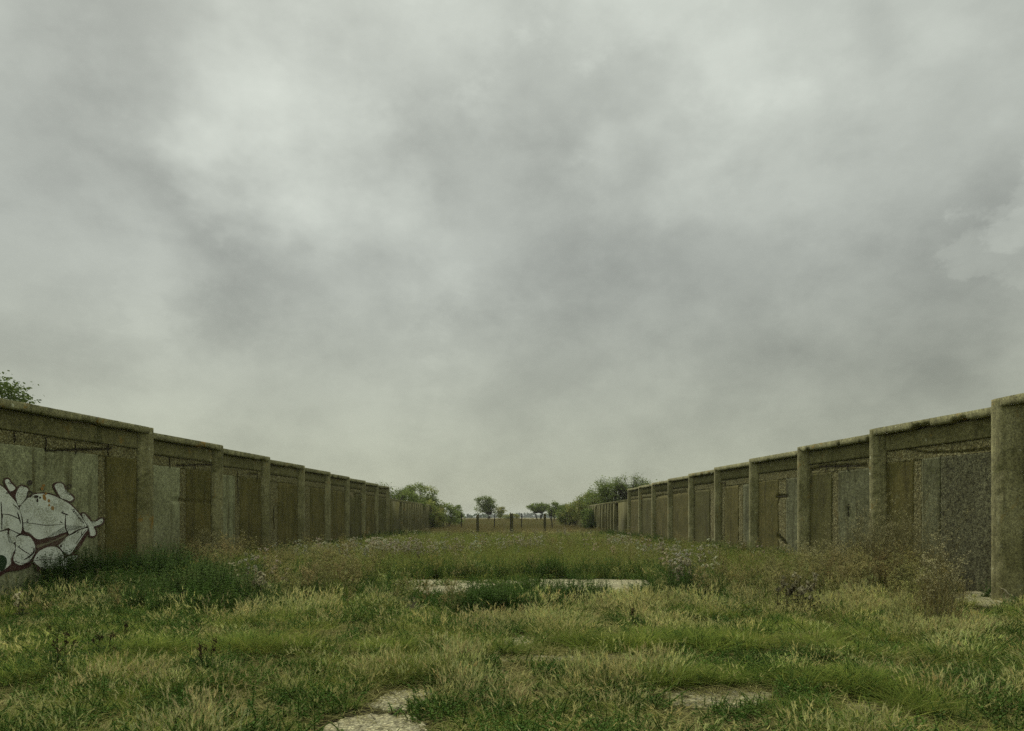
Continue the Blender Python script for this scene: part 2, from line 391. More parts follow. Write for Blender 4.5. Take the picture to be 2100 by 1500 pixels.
def relief(bay, u0, u1, v0, v1, n0, depth, res, rough, seed, jag=.5, cracks=(), holes=()):
    """a slab of wall surface with its own relief, ragged edges, grooves along cracks, and sides going back into the wall"""
    nu = max(2, int((u1 - u0) / res) + 1); nv = max(2, int((v1 - v0) / res) + 1)
    u, v = np.meshgrid(np.linspace(u0, u1, nu), np.linspace(v0, v1, nv))
    n = n0 + (fbm(u * 2.2, v * 2.2, seed, 3) - .5) * rough * 1.2 + (vnoise(u * 31, v * 31, seed + 3) - .5) * rough
    du = (u1 - u0) / (nu - 1); dv = (v1 - v0) / (nv - 1)
    j = jag * np.clip(fbm(v[:, 0] * 5, v[:, 0] * 0 + seed, seed, 4) * 2 - 1, -1, 1)
    u[:, 0] += np.abs(j) * min(.05, du * .9); u[:, -1] -= np.abs(j[::-1]) * min(.05, du * .9)
    jv = jag * np.clip(fbm(u[0] * 5, u[0] * 0 + seed + 9, seed, 4) * 2 - 1, -1, 1)
    v[0] += np.abs(jv) * min(.05, dv * .9); v[-1] -= np.abs(jv[::-1]) * min(.05, dv * .9)
    for pts, half, dep in cracks:
        for (a, b), (c, d) in zip(pts[:-1], pts[1:]):
            L = (c - a) ** 2 + (d - b) ** 2 + 1e-9; f = np.clip(((u - a) * (c - a) + (v - b) * (d - b)) / L, 0, 1)
            dist = np.hypot(u - a - f * (c - a), v - b - f * (d - b)) + (vnoise(u * 14, v * 14, seed + 5) - .5) * half * 1.4
            n = np.minimum(n, n0 + np.where(dist < half * 1.6, -dep * (1 - sstep(dist, half * .5, half * 1.6)), 1))
    P = bay.w(u, v, n)
    border = np.concatenate([np.arange(nu), np.arange(1, nv) * nu + nu - 1, (nv - 1) * nu + np.arange(nu - 2, -1, -1), np.arange(nv - 2, 0, -1) * nu])
    back = bay.w(u.ravel()[border], v.ravel()[border], np.full(len(border), n0 - depth))
    i = np.arange(nv - 1)[:, None] * nu; jj = np.arange(nu - 1)[None]
    Q = np.stack([i + jj, i + jj + 1, i + nu + jj + 1, i + nu + jj], -1).reshape(-1, 4)
    m = len(border); k = np.arange(m); B = nu * nv
    Q2 = np.stack([border, B + k, B + (k + 1) % m, border[(k + 1) % m]], -1)
    g = Geo(); g.add(np.concatenate([P.reshape(-1, 3), back]), np.concatenate([Q, Q2])); return g

def prism(plan, z0, z1, dz, seed, chip_at, chip=.05, rough=.012, lean=0.0):
    """an upright pillar: plan outline (open polyline round its seen faces), knocked corners, closed top"""
    pts = []; corner = []
    for k in range(len(plan) - 1):
        a, b = np.array(plan[k]), np.array(plan[k + 1]); m = max(1, int(np.linalg.norm(b - a) / max(.05, dz * .9)))
        for f in np.arange(m) / m: pts.append(a + (b - a) * f); corner.append(k if f == 0 else -1)
    pts.append(np.array(plan[-1])); corner.append(len(plan) - 1)
    pts = np.array(pts); corner = np.array(corner); cen = pts.mean(0)
    zs = np.arange(z0, z1 + 1e-6, (z1 - z0) / max(2, int((z1 - z0) / dz)))
    out = []
    for z in zs:
        p = pts.copy(); r = (vnoise(np.arange(len(p)) * .9 + seed, np.full(len(p), z * 9), seed) - .5) * 2 * rough
        dirn = p - cen; dirn /= np.linalg.norm(dirn, axis=1)[:, None] + 1e-9; p = p + dirn * r[:, None]
        for c in chip_at:
            i = int(np.where(corner == c)[0][0])
            amt = chip * sstep(float(fbm(np.array([z * 2.6]), np.array([seed + c * 3.3]), seed + c, 5)[0]), .60, .68)
            amt += .005 * float(vnoise(np.array([z * 23.]), np.array([seed * 1.]), seed)[0])
            p[i] -= dirn[i] * amt * 1.3
            for q in (i - 1, i + 1):
                if 0 <= q < len(p): p[q] -= dirn[q] * amt * .35
        out.append(np.c_[p, np.full(len(p), z + (lean if z > z1 - .001 else 0))])
    P = np.array(out); nz, m = P.shape[:2]
    P[-1, :, 2] += (vnoise(np.arange(m) * 1.1, np.full(m, seed * 2.), seed) - .5) * .012
    i = np.arange(nz - 1)[:, None] * m; j = np.arange(m)[None]; j2 = (j + 1) % m
    Q = np.stack([i + j, i + j2, i + m + j2, i + m + j], -1).reshape(-1, 4)
    g = Geo(); V = np.concatenate([P.reshape(-1, 3), [[cen[0], cen[1], P[-1, :, 2].mean()]]])
    k = np.arange(m); T = np.stack([(nz - 1) * m + k, (nz - 1) * m + (k + 1) % m, np.full(m, nz * m)], -1)
    g.add(V, Q, T); return g

def coping_geo(bay, u0, u1, H, th, back, res, seed, broken):
    nu = max(3, int((u1 - u0) / res)); u = np.linspace(u0, u1, nu)
    prof = [(-back, H - th), (-.13, H - th), (0.006, H - th), (.006, H - th * .72), (0.006, H), (-.1, H + .003), (-.25, H + .01), (-back, H)]
    P = []
    ch = broken * sstep(fbm(u * 2.2, u * 0 + seed, seed, 6), .60, .64) * (.5 + .8 * vnoise(u * 9, u * 0 + seed, seed + 2)); ch2 = .004 * vnoise(u * 19, u * 0 + seed, seed + 1)
    tp = .008 * (fbm(u * 13, u * 0 + seed + 4, seed, 4) - .5)
    for k, (n, v) in enumerate(prof):
        nn = np.full(nu, n); vv = np.full(nu, v)
        if k == 2: nn = nn - ch * .7 - ch2 * .4; vv = vv + ch * .9
        if k == 3: nn = nn - ch * .2
        if k == 1: vv = vv + ch * .5
        if k in (4, 5): vv = vv + tp; nn = nn - .0015 * vnoise(u * 9, u * 0 + seed + k, seed + 8)
        P.append(bay.w(u, vv, nn))
    P = np.array(P); m = len(prof)
    i = np.arange(m)[:, None]; i2 = (i + 1) % m; j = np.arange(nu - 1)[None]
    Q = np.stack([i * nu + j, i * nu + j + 1, i2 * nu + j + 1, i2 * nu + j], -1).reshape(-1, 4)
    T = [[k * nu, (k + 1) * nu, 0] for k in range(1, m - 1)] + [[k * nu + nu - 1, (k + 1) * nu + nu - 1, nu - 1] for k in range(1, m - 1)]
    g = Geo(); g.add(P.reshape(-1, 3), Q, T); return g

def build_wall(side, d, H, pillars, specs, root):
    """pillars: distances of the pillar of each bay, nearest first; specs[i]: dict(tan, cols, rebar, cracks)"""
    bays = []
    for i, zp in enumerate(pillars):
        sp = specs.get(i, {}); tan = sp.get('tan', .12)
        far = zp > 34; res = .03 if zp < 20 else .045 if zp < 30 else .08 if zp < 42 else .14
        sw, pw = sp.get('strip', .15), sp.get('pil', .31)
        by = zp - sw; bay = Bay(side, d, by, tan)
        near = sp.get('near', (pillars[i - 1] if i else zp - 4.5)) + .01
        L = (by - near) / abs(bay.U[1]); seed = 100 * (1 if side > 0 else 3) + 7 * i
        # the core of the bay is the part; everything on it is a sub-part
        g = Geo(); u_, v_, n_ = np.array([.0, L]), np.array([-.3, H - .02]), np.array([-.23, -.6])
        V = np.array([bay.w(a, b, c) for c in n_ for b in v_ for a in u_])
        g.add(V, [[0, 1, 3, 2], [5, 4, 6, 7], [1, 5, 7, 3], [4, 0, 2, 6], [2, 3, 7, 6], [4, 5, 1, 0]])
        core = g.obj('wall_bay', M['core'], root); bays.append((bay, core, L))
        # pillar at the bay's far end: an end face along the axis, then a face in the plane of the bay
        A = np.array([side * d, zp]); B = bay.o[:2]; C = (bay.w(pw, 0, -.125))[:2]; D = (bay.w(pw, 0, -.3))[:2]
        Eb = np.array([side * (d + .95), zp])
        pg = prism([Eb, A, B, C, D], -.3, H, res * 1.5, seed, (2, 3), .02, .0012)
        tall = sp.get('dpil', 0)
        pg.obj('pillar', M['frame'], core)
        coping_geo(bay, .02, L, H, .165, .5, res, seed + 1, sp.get('broken', .035)).obj('coping', M['coping'], core)
        vl = H - .165 - .40; vg = vl - sp.get('band', .27)
        relief(bay, pw, L, vl, H - .168, -.14, .1, res * 1.3, .012, seed + 2, .3).obj('lintel', M['lintel'], core)
        cr = [([bay.uv_of(x, y, -.165) for x, y in c], hw, dp) for c, hw, dp in sp.get('cracks', [])]
        relief(bay, pw, L, vg - .02, vl - .004, -.163, .075, res * .8, .018, seed + 3, .8, cr).obj('aggregate_band', M['aggregate'], core)
        cols = sp.get('cols') or [('brown', None, None)]
        for k, (kind, xa, xb) in enumerate(cols):
            n0 = {'aggregate': -.167, 'grey': -.152, 'pale_grey': -.152, 'dark': -.153}.get(kind, -.159)
            ua = bay.u_of(xa, n0) if xa is not None else pw + .004
            ub = bay.u_of(xb, n0) if xb is not None else L - .01
            if side * (1 if ua < ub else -1) == 0 or ua > ub: ua, ub = ub, ua
            ua = max(ua, pw + .004); ub = min(ub, L - .01)
            rg = .018 if kind == 'aggregate' else .008
            top = vg - .004 if kind != 'aggregate' else vg + .02
            relief(bay, ua + .002, ub - .002, -.3, top, n0 - .004 * (k % 2), .07, res * (.8 if kind == 'aggregate' else 1.3), rg, seed + 10 + k, .5, cr).obj('aggregate_strip' if kind == 'aggregate' else 'panel', M[kind], core)
        for (x0, y0, x1, y1) in sp.get('rebar', []):
            a = bay.uv_of(x0, y0, -.142); b = bay.uv_of(x1, y1, -.142); f = np.linspace(0, 1, 6)
            P = bay.w(a[0] + (b[0] - a[0]) * f, a[1] + (b[1] - a[1]) * f, -.142 + .012 * np.sin(f * 5 + x0))
            g = Geo(); g.tube(P, .011, 5); g.obj('reinforcing_bar', M['rust'], core)
    return bays

R_D, R_H, L_D, L_H = 8.7, 3.63, 9.09, 3.755
R_P = [13.28, 17.8, 22.3, 26.85, 31.5, 36.1, 40.9, 45.6, 50.4, 55.1]
L_P = [18.55, 23.03, 27.5, 32.1, 36.65, 41.0, 45.45, 49.8, 54.3]
R_SPEC = {
    0: dict(tan=.15, pil=.40, strip=.23, cols=[('olive', None, None)], near=4.3),
    1: dict(tan=.165, pil=.26, strip=.18, cols=[('brown', None, 1873), ('aggregate', 1873, 1890), ('grey', 1890, 1929), ('dark', 1929, None)],
            cracks=[([(1860, 921), (1895, 930), (1960, 928), (2030, 922)], .02, .05)], broken=.08),
    2: dict(tan=.14, cols=[('olive', None, 1706), ('aggregate', 1706, 1719), ('grey', 1719, None)],
            cracks=[([(1662, 965), (1690, 957), (1730, 956), (1778, 955)], .035, .09), ([(1739, 1033), (1741, 1058)], .03, .05)],
            rebar=[(1694, 954, 1694, 970), (1713, 950, 1713, 968), (1739, 951, 1739, 967), (1680, 957, 1766, 956), (1740, 1034, 1740, 1060)], broken=.08),
    3: dict(tan=.125, cols=[('brown', None, 1596), ('aggregate', 1596, 1612), ('grey', 1612, None)],
            cracks=[([(1594, 1019), (1616, 1018)], .05, .08), ([(1597, 1100), (1612, 1116)], .07, .09)],
            rebar=[(1594, 1019, 1614, 1018)]),
    4: dict(tan=.115, cols=[('aggregate', None, 1487), ('brown', 1487, 1515), ('aggregate', 1515, 1524), ('grey', 1524, None)], rebar=[(1487, 990, 1487, 1003), (1487, 990, 1478, 991)]),
    5: dict(tan=.1, cols=[('olive', None, 1456), ('aggregate', 1456, None)]),
    6: dict(tan=.09, cols=[('brown', None, None)], cracks=[([(1372, 1013), (1408, 1008)], .05, .07)]),
    7: dict(tan=.09, cols=[('brown', None, None)], cracks=[([(1344, 1017), (1366, 1013)], .05, .07)]),
    8: dict(tan=.09, cols=[('olive', None, None)]), 9: dict(tan=.09, cols=[('brown', None, None)])}
L_SPEC = {
    0: dict(tan=.132, pil=.27, strip=.2, near=6.0, cols=[('brown', None, 216), ('aggregate', 216, 201), ('pale_grey', 201, None)], band=.26,
            cracks=[([(0, 877), (60, 882), (95, 898), (230, 918)], .012, .03), ([(93, 925), (150, 924), (230, 921)], .02, .07)],
            rebar=[(30, 887, 30, 908), (94, 897, 94, 925), (155, 907, 155, 932), (222, 911, 222, 934), (94, 925, 228, 921)]),
    1: dict(tan=.14, pil=.3, cols=[('brown', None, 382), ('aggregate', 382, 369), ('pale_grey', 369, None)],
            cracks=[([(362, 954), (400, 956), (440, 953)], .02, .08), ([(352, 1026), (372, 1026), (390, 1030), (432, 1032)], .03, .05)],
            rebar=[(348.5, 938, 348.5, 960), (362, 955, 441, 953), (377, 950, 377, 958), (400, 951, 400, 963)]),
    2: dict(tan=.11, pil=.3, cols=[('brown', None, 492), ('aggregate', 492, 482), ('pale_grey', 482, None)],
            cracks=[([(508, 973), (527, 973)], .03, .07)], rebar=[(488, 967, 488, 1035), (527.5, 967, 527.5, 990), (508, 973, 527, 973)]),
    3: dict(tan=.11, cols=[('brown', None, 570), ('aggregate', 570, None)], rebar=[(562, 1040, 562, 1085)]),
    4: dict(tan=.1, cols=[('brown', None, 636), ('aggregate', 636, None)]), 5: dict(tan=.1, cols=[('brown', None, None)], broken=.08),
    6: dict(tan=.1, cols=[('olive', None, None)], cracks=[([(719, 1012), (727, 1016)], .1, .12)]), 7: dict(tan=.1, cols=[('brown', None, None)]),
    8: dict(tan=.1, cols=[('olive', None, None)], cracks=[([(778, 1052), (786, 1055)], .12, .08)])}
left_wall = tag(empty('concrete_wall', (-L_D, 30, 0)), 'tall stained concrete bay wall with white graffiti, running away along the left', 'wall', 'tall stepped bay walls', 'thing')
right_wall = tag(empty('concrete_wall', (R_D, 30, 0)), 'tall stained concrete bay wall without graffiti, running away along the right', 'wall', 'tall stepped bay walls', 'thing')
for r in (left_wall, right_wall): r.location = (0, 0, 0)
LB = build_wall(-1, L_D, L_H, L_P, L_SPEC, left_wall)
RB = build_wall(1, R_D, R_H, R_P, R_SPEC, right_wall)

# pale broken corner at the foot of the nearest right pillar
def broken_foot():
    bay, core, L = RB[0]; g = Geo(); rng = np.random.default_rng(2)
    uv = [(.02, -.1), (.02, .24), (.10, .22), (.17, .15), (.25, .14), (.33, .05), (.37, -.1)]
    V = [bay.w(u, v, .012 + rng.uniform(0, .012)) for u, v in uv] + [bay.w(.18, .05, .028)] + [bay.w(u, v, -.03) for u, v in uv]
    n = len(uv); g.add(V, [[k, (k + 1) % n, n + 1 + (k + 1) % n, n + 1 + k] for k in range(n)], [[k, (k + 1) % n, n] for k in range(n)])
    g.obj('broken_foot', M['pale'], core)
broken_foot()

# ------------------------------------------------------------------ graffiti on the first left bay (traced, then laid on the render)
def catmull(P, m=6, closed=True):
    P = np.array(P, float); n = len(P); out = []
    rng_ = range(n) if closed else range(n - 1)
    for k in rng_:
        g = lambda q: P[q % n] if closed else P[min(max(q, 0), n - 1)]
        p0, p1, p2, p3 = g(k - 1), g(k), g(k + 1), g(k + 2)
        for f in np.arange(m) / m:
            out.append(.5 * (2 * p1 + (p2 - p0) * f + (2 * p0 - 5 * p1 + 4 * p2 - p3) * f * f + (3 * p1 - p0 - 3 * p2 + p3) * f ** 3))
    if not closed: out.append(P[-1])
    return np.array(out)
def graffiti():
    bay = LB[0][0]; Z6 = 6.252
    N0 = -.152
    def W(P, lay): return np.array([bay.w(*bay.uv_of(x / Z6, 960 + y / Z6, N0), N0 + .014 + lay * .0025) for x, y in P])
    def fill(P, lay, name, mat, parent):
        Vw = W(P, lay)
        import bmesh
        bm = bmesh.new(); f = bm.faces.new([bm.verts.new(tuple(v)) for v in Vw]); bmesh.ops.triangulate(bm, faces=[f])
        me = bpy.data.meshes.new(name); bm.to_mesh(me); bm.free(); me.materials.append(mat); return link(name, me, parent)
    def stroke(G, P, width, lay, closed, taper=False):
        P = np.asarray(P, float); T = np.gradient(P, axis=0) if not closed else np.roll(P, -1, 0) - np.roll(P, 1, 0)
        T /= np.linalg.norm(T, axis=1)[:, None] + 1e-9; Nn = np.c_[-T[:, 1], T[:, 0]]
        w = width * (.8 + .45 * vnoise(np.arange(len(P)) * .17, np.full(len(P), P[0, 0] * .1), 4))
        if taper: w = w * np.sin(np.linspace(.35, math.pi * .9, len(P))) ** .7
        V = np.concatenate([W(P + Nn * w[:, None] / 2, lay), W(P - Nn * w[:, None] / 2, lay)]); n = len(P)
        k = np.arange(n if closed else n - 1); k2 = (k + 1) % n
        G.add(V, np.stack([k, k2, n + k2, n + k], -1))
    FILLS = [
        [(-150, 215), (-60, 205), (0, 228), (45, 262), (85, 310), (130, 370), (185, 430), (215, 480), (238, 540), (256, 600), (268, 680), (272, 760), (262, 815), (240, 838), (170, 808), (120, 786), (95, 768), (40, 790), (-20, 805), (-150, 805)],
        [(52, 165), (78, 145), (105, 155), (120, 190), (170, 235), (185, 260), (165, 285), (120, 300), (95, 265), (70, 220)],
        [(215, 290), (235, 250), (270, 232), (310, 245), (345, 265), (350, 300), (330, 340), (322, 380), (290, 430), (255, 470), (222, 478), (200, 410), (192, 350)],
        [(240, 530), (265, 470), (330, 400), (390, 360), (440, 337), (540, 330), (640, 345), (740, 385), (830, 430), (900, 480), (960, 540), (1020, 610), (1060, 670), (1100, 740), (1075, 762), (1000, 790), (930, 830), (880, 850), (850, 830), (840, 790), (832, 720), (818, 720), (800, 790), (760, 840), (700, 870), (600, 890), (500, 915), (440, 900), (410, 860), (370, 830), (310, 815), (292, 760), (286, 690), (268, 600)],
        [(690, 230), (710, 205), (750, 195), (790, 205), (810, 240), (825, 290), (850, 335), (900, 355), (930, 385), (920, 410), (880, 425), (830, 405), (775, 388), (740, 335), (710, 280)],
        [(1045, 595), (1070, 590), (1100, 620), (1140, 670), (1170, 700), (1215, 695), (1260, 665), (1300, 650), (1310, 690), (1270, 725), (1210, 745), (1190, 760), (1210, 800), (1215, 850), (1190, 870), (1150, 865), (1145, 820), (1130, 765), (1100, 720), (1060, 650)],
        [(745, 990), (800, 940), (850, 880), (930, 850), (1000, 803), (1100, 772), (1112, 790), (1060, 860), (1000, 950), (940, 1040), (895, 1100), (850, 1105), (800, 1070), (760, 1020)],
        [(420, 1190), (470, 1090), (540, 1040), (620, 1012), (700, 1012), (760, 1050), (800, 1110), (800, 1165), (770, 1230), (700, 1290), (600, 1305), (520, 1280), (450, 1230)],
        [(770, 1235), (800, 1185), (860, 1143), (930, 1122), (980, 1125), (970, 1160), (930, 1190), (910, 1250), (840, 1320), (790, 1290)],
        [(190, 930), (205, 890), (240, 867), (300, 856), (350, 872), (390, 902), (420, 950), (440, 1010), (435, 1080), (400, 1150), (370, 1190), (310, 1225), (250, 1245), (190, 1220), (165, 1190), (165, 1130), (188, 1080), (190, 1000)],
        [(112, 800), (170, 822), (235, 850), (200, 882), (185, 945), (145, 955), (115, 930), (108, 860)],
        [(-150, 835), (0, 818), (80, 803), (88, 870), (98, 940), (135, 972), (172, 980), (178, 1050), (146, 1085), (126, 1140), (130, 1220), (100, 1258), (60, 1290), (-20, 1330), (-150, 1390)]]
    rootg = Geo()
    sm = [catmull(P, 4) for P in FILLS]
    for q, P in enumerate(sm): stroke(rootg, P, 44 if q in (1, 2, 4, 5, 6) else 36, 1, True)
    root = rootg.obj('graffiti', M['p_dark'], left_wall); root['label'] = 'white bubble graffiti with dark maroon outlines'
    darks = [[(150, 1225), (250, 1262), (340, 1242), (405, 1195), (385, 1260), (250, 1310), (100, 1322), (0, 1385), (-150, 1450), (-150, 1385), (0, 1335), (80, 1285)],
             [(415, 925), (510, 918), (640, 900), (765, 868), (832, 765), (842, 830), (885, 858), (850, 892), (740, 985), (600, 1000), (480, 1050), (448, 1010)],
             [(430, 1200), (470, 1255), (540, 1300), (640, 1320), (590, 1345), (500, 1335), (440, 1290)],
             [(895, 1108), (1000, 960), (1110, 800), (1112, 860), (1010, 1030), (930, 1110)],
             [(95, 268), (125, 306), (190, 280), (205, 300), (190, 360), (190, 430), (130, 360), (85, 300)], [(240, 842), (265, 800), (290, 770), (320, 820), (400, 850), (430, 915), (380, 890), (300, 850)]]
    for P in darks: fill(catmull(P, 3), .3, 'painted_shadow', M['p_dark'], root)
    fill(catmull([(470, 990), (600, 960), (720, 910), (835, 850), (825, 880), (700, 935), (560, 990), (470, 1030)], 3), 1.4, 'tan_highlight', M['p_tan'], root)
    for P in sm: fill(P, 2, 'painted_shape', M['p_white'], root)
    fill(catmull([(-60, 1195), (-30, 1125), (20, 1118), (65, 1150), (78, 1200), (60, 1270), (20, 1320), (-40, 1300)], 4), 3, 'green_disc', M['p_green'], root)
    for P, w in [([(285, 700), (430, 715), (600, 735), (815, 720)], 7), ([(832, 600), (826, 720), (836, 790), (870, 850)], 15), ([(775, 570), (810, 585), (865, 605)], 16),
                 ([(800, 552), (790, 575)], 10), ([(215, 1005), (290, 1060), (375, 1112)], 10), ([(422, 1020), (420, 1080), (370, 1130), (295, 1180)], 20), ([(240, 995), (225, 1020)], 12),
                 ([(410, 1190), (600, 1172), (800, 1170)], 7), ([(20, 590), (70, 595), (130, 607), (240, 660), (246, 720)], 10), ([(20, 590), (22, 640)], 9), ([(210, 570), (235, 640), (248, 700)], 16),
                 ([(165, 812), (250, 850), (350, 872)], 12), ([(185, 885), (215, 860), (250, 850)], 9), ([(150, 460), (200, 500), (230, 540)], 10), ([(265, 460), (320, 400), (345, 375)], 14), ([(880, 855), (1000, 790), (1130, 755)], 9),
                 ([(60, 320), (100, 325), (130, 350)], 12), ([(95, 185), (135, 210)], 9), ([(275, 240), (320, 240)], 8), ([(0, 430), (8, 560), (12, 790)], 16), ([(330, 690), (345, 665), (355, 660)], 12), ([(335, 695), (352, 692)], 12),
                 ([(760, 685), (775, 700), (792, 708)], 12), ([(455, 1165), (475, 1140)], 12), ([(735, 1130), (760, 1145), (770, 1160)], 12), ([(980, 830), (1000, 815)], 12), ([(1035, 815), (1035, 850), (1050, 860)], 10), ([(830, 300), (812, 297)], 8), ([(830, 325), (812, 318)], 8),
                 ([(960, 970), (1040, 860), (1095, 790)], 9), ([(815, 940), (825, 915)], 8), ([(170, 1195), (240, 1215)], 8), ([(250, 1222), (330, 1220)], 6)]:
        lg = Geo(); stroke(lg, catmull(P, 6, False), w, 3.4, False, True); lg.obj('painted_line', M['p_black'], root)
    rr = random.Random(5)
    for k in range(17):   # the row of small tag letters along the shoulder: too worn to read
        f = k / 16; x, y = 918 + 140 * f, 528 + 175 * f
        P = [(x + rr.uniform(-14, 14), y + rr.uniform(-14, 14)) for _ in range(4)]
        lg = Geo(); stroke(lg, catmull(P, 4, False), 6, 3.4, False, True); lg.obj('tag_letter', M['p_black'], root)
    th = np.linspace(0, 2 * math.pi, 20, endpoint=False)
    lg = Geo(); stroke(lg, np.c_[878 + 28 * np.cos(th), 238 + 24 * np.sin(th)], 13, 3.4, True); lg.obj('painted_line', M['p_black'], root)
    lg = Geo(); stroke(lg, np.c_[368 + 30 * np.cos(th), 335 + 38 * np.sin(th)], 13, 3.4, True)
    lg.obj('painted_line', M['p_black'], root)
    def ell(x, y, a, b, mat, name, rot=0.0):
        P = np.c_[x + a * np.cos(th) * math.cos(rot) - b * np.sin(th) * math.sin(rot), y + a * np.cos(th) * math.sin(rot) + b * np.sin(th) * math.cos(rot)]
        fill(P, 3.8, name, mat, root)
    for e in [(450, 368, 30, 19), (501, 380, 13, 13), (467, 415, 12, 26), (770, 1000, 14, 20), (217, 318, 7, 7), (210, 345, 6, 6), (205, 370, 5, 5), (200, 395, 4, 4), (398, 1020, 6, 6), (1070, 742, 6, 6), (1288, 690, 7, 7), (788, 975, 6, 6), (1072, 612, 6, 6)]:
        ell(*e, M['p_black'], 'painted_spot')
    for e in [(528, 265, 20, 24), (547, 225, 20, 16), (557, 378, 20, 42, -.3), (575, 330, 16, 16), (615, 422, 16, 22, -.4), (618, 478, 14, 15), (663, 515, 20, 28, -.3)]:
        ell(*e[:4], M['p_orange'], 'orange_splash', *(e[4:] or (0,)))
    # round drain hole as a flat black disc: its inner shade is painted
    ell(372, 188, 32, 36, M['p_black'], 'hole_shade_disc')
graffiti()

# ------------------------------------------------------------------ lower ribbed walls beyond
def low_wall(side, d, y0, y1, H, label, ribs, panel_to):
    root = tag(empty('low_wall', (0, 0, 0)), label, 'wall', 'low ribbed walls at the far end', 'thing')
    s = side
    def box(name, xa, xb, ya, yb, za, zb, mat, seed):
        g = Geo(); rng = np.random.default_rng(seed); V = np.array([[x, y, z] for z in (za, (za + zb) / 2, zb) for y in (ya, yb) for x in (xa, xb)]); V += rng.normal(0, .012, V.shape)
        Q = []
        for k in (0, 4): Q += [[k, k + 1, k + 5, k + 4], [k + 1, k + 3, k + 7, k + 5], [k + 3, k + 2, k + 6, k + 7], [k + 2, k, k + 4, k + 6]]
        Q += [[8, 9, 11, 10]]; g.add(V, Q); return g.obj(name, mat, root)
    box('wall_face', s * (d + .55), s * (d + .8), y0, y1, -.3, H - .08, M['core'], 1)
    box('coping', s * (d + .1), s * (d + .85), y0, y1, H - .1, H + .03, M['frame'], 2)
    box('panel', s * (d + .1), s * (d + .52), y0 + .05, panel_to, -.3, H - .12, M['olive'], 3)
    for k, y in enumerate(ribs):
        box('rib', s * (d + RNG.uniform(-.04, .06)), s * (d + .5), y, y + .42 + RNG.uniform(-.06, .1), -.3, H - .11 - RNG.uniform(0, .03), M['lintel'], 10 + k)
low_wall(-1, L_D, 54.32, 98.8, 2.86, 'low concrete wall with dense upright ribs beyond the left wall, overgrown by bushes', list(np.arange(60.8, 98.5, 1.55)), 60.0)
low_wall(1, R_D, 55.12, 109, 2.80, 'low concrete wall with dense upright ribs beyond the right wall, half hidden by trees', list(np.arange(62.6, 108.5, 2.0)), 60.6)

# ------------------------------------------------------------------ fence posts across the far end
def post(name, px, z, w, top_px, label, cat, mat, lean=0.0, flat=True, group=None):
    x = (px - CX) / F_PX * z; h = EYE + (HY - top_px) * z / F_PX; g = Geo(); base = float(terrain_h(np.array([x]), np.array([z]))[0]) - .3
    rng = np.random.default_rng(int(px)); zs = np.linspace(base, h, 9); V = []
    for k, zz in enumerate(zs):
        f = (zz - base) / (h - base); r = w / 2 * (1 - .06 * f)
        for a, b in ((-1, -1), (1, -1), (1, 1), (-1, 1)):
            V.append([x + a * r + lean * f + rng.normal(0, w * .02), z + b * r + rng.normal(0, w * .02), zz + (rng.uniform(-.05, .02) * w * 2 if k == 8 else 0)])
    Q = [[k * 4 + j, k * 4 + (j + 1) % 4, k * 4 + 4 + (j + 1) % 4, k * 4 + 4 + j] for k in range(8) for j in range(4)] + [[32, 33, 34, 35]]
    g.add(V, Q); return tag(g.obj(name, mat), label, cat, group)
post('fence_post', 979.5, 62, .235, 1056, 'thick square wooden post, leftmost of the three thick ones', 'post', M['wood'], group='thick fence posts')
post('fence_post', 1049.4, 61, .26, 1053.5, 'thick square wooden post in the middle, a thin pole touching it', 'post', M['wood'], group='thick fence posts')
post('fence_post', 1117.3, 60.5, .21, 1053.5, 'thick square wooden post, rightmost of the three thick ones', 'post', M['wood'], group='thick fence posts')
post('fence_pole', 1046.6, 60.2, .06, 1051, 'thin dark pole standing against the middle thick post', 'pole', M['metal'], group='thin fence poles')
post('fence_pole', 946.0, 84, .105, 1051, 'thin dark pole beside the small tree, leftmost of the thin poles', 'pole', M['metal'], .06, group='thin fence poles')
post('fence_pole', 1013.3, 82, .105, 1053.5, 'thin dark pole between the left and middle thick posts', 'pole', M['metal'], .08, group='thin fence poles')
post('fence_pole', 1069.3, 81, .105, 1053.5, 'thin dark pole between the middle and right thick posts', 'pole', M['metal'], .05, group='thin fence poles')
post('fence_pole', 1133.2, 80, .105, 1051.5, 'thin dark leaning pole just right of the right thick post', 'pole', M['metal'], -.14, group='thin fence poles')

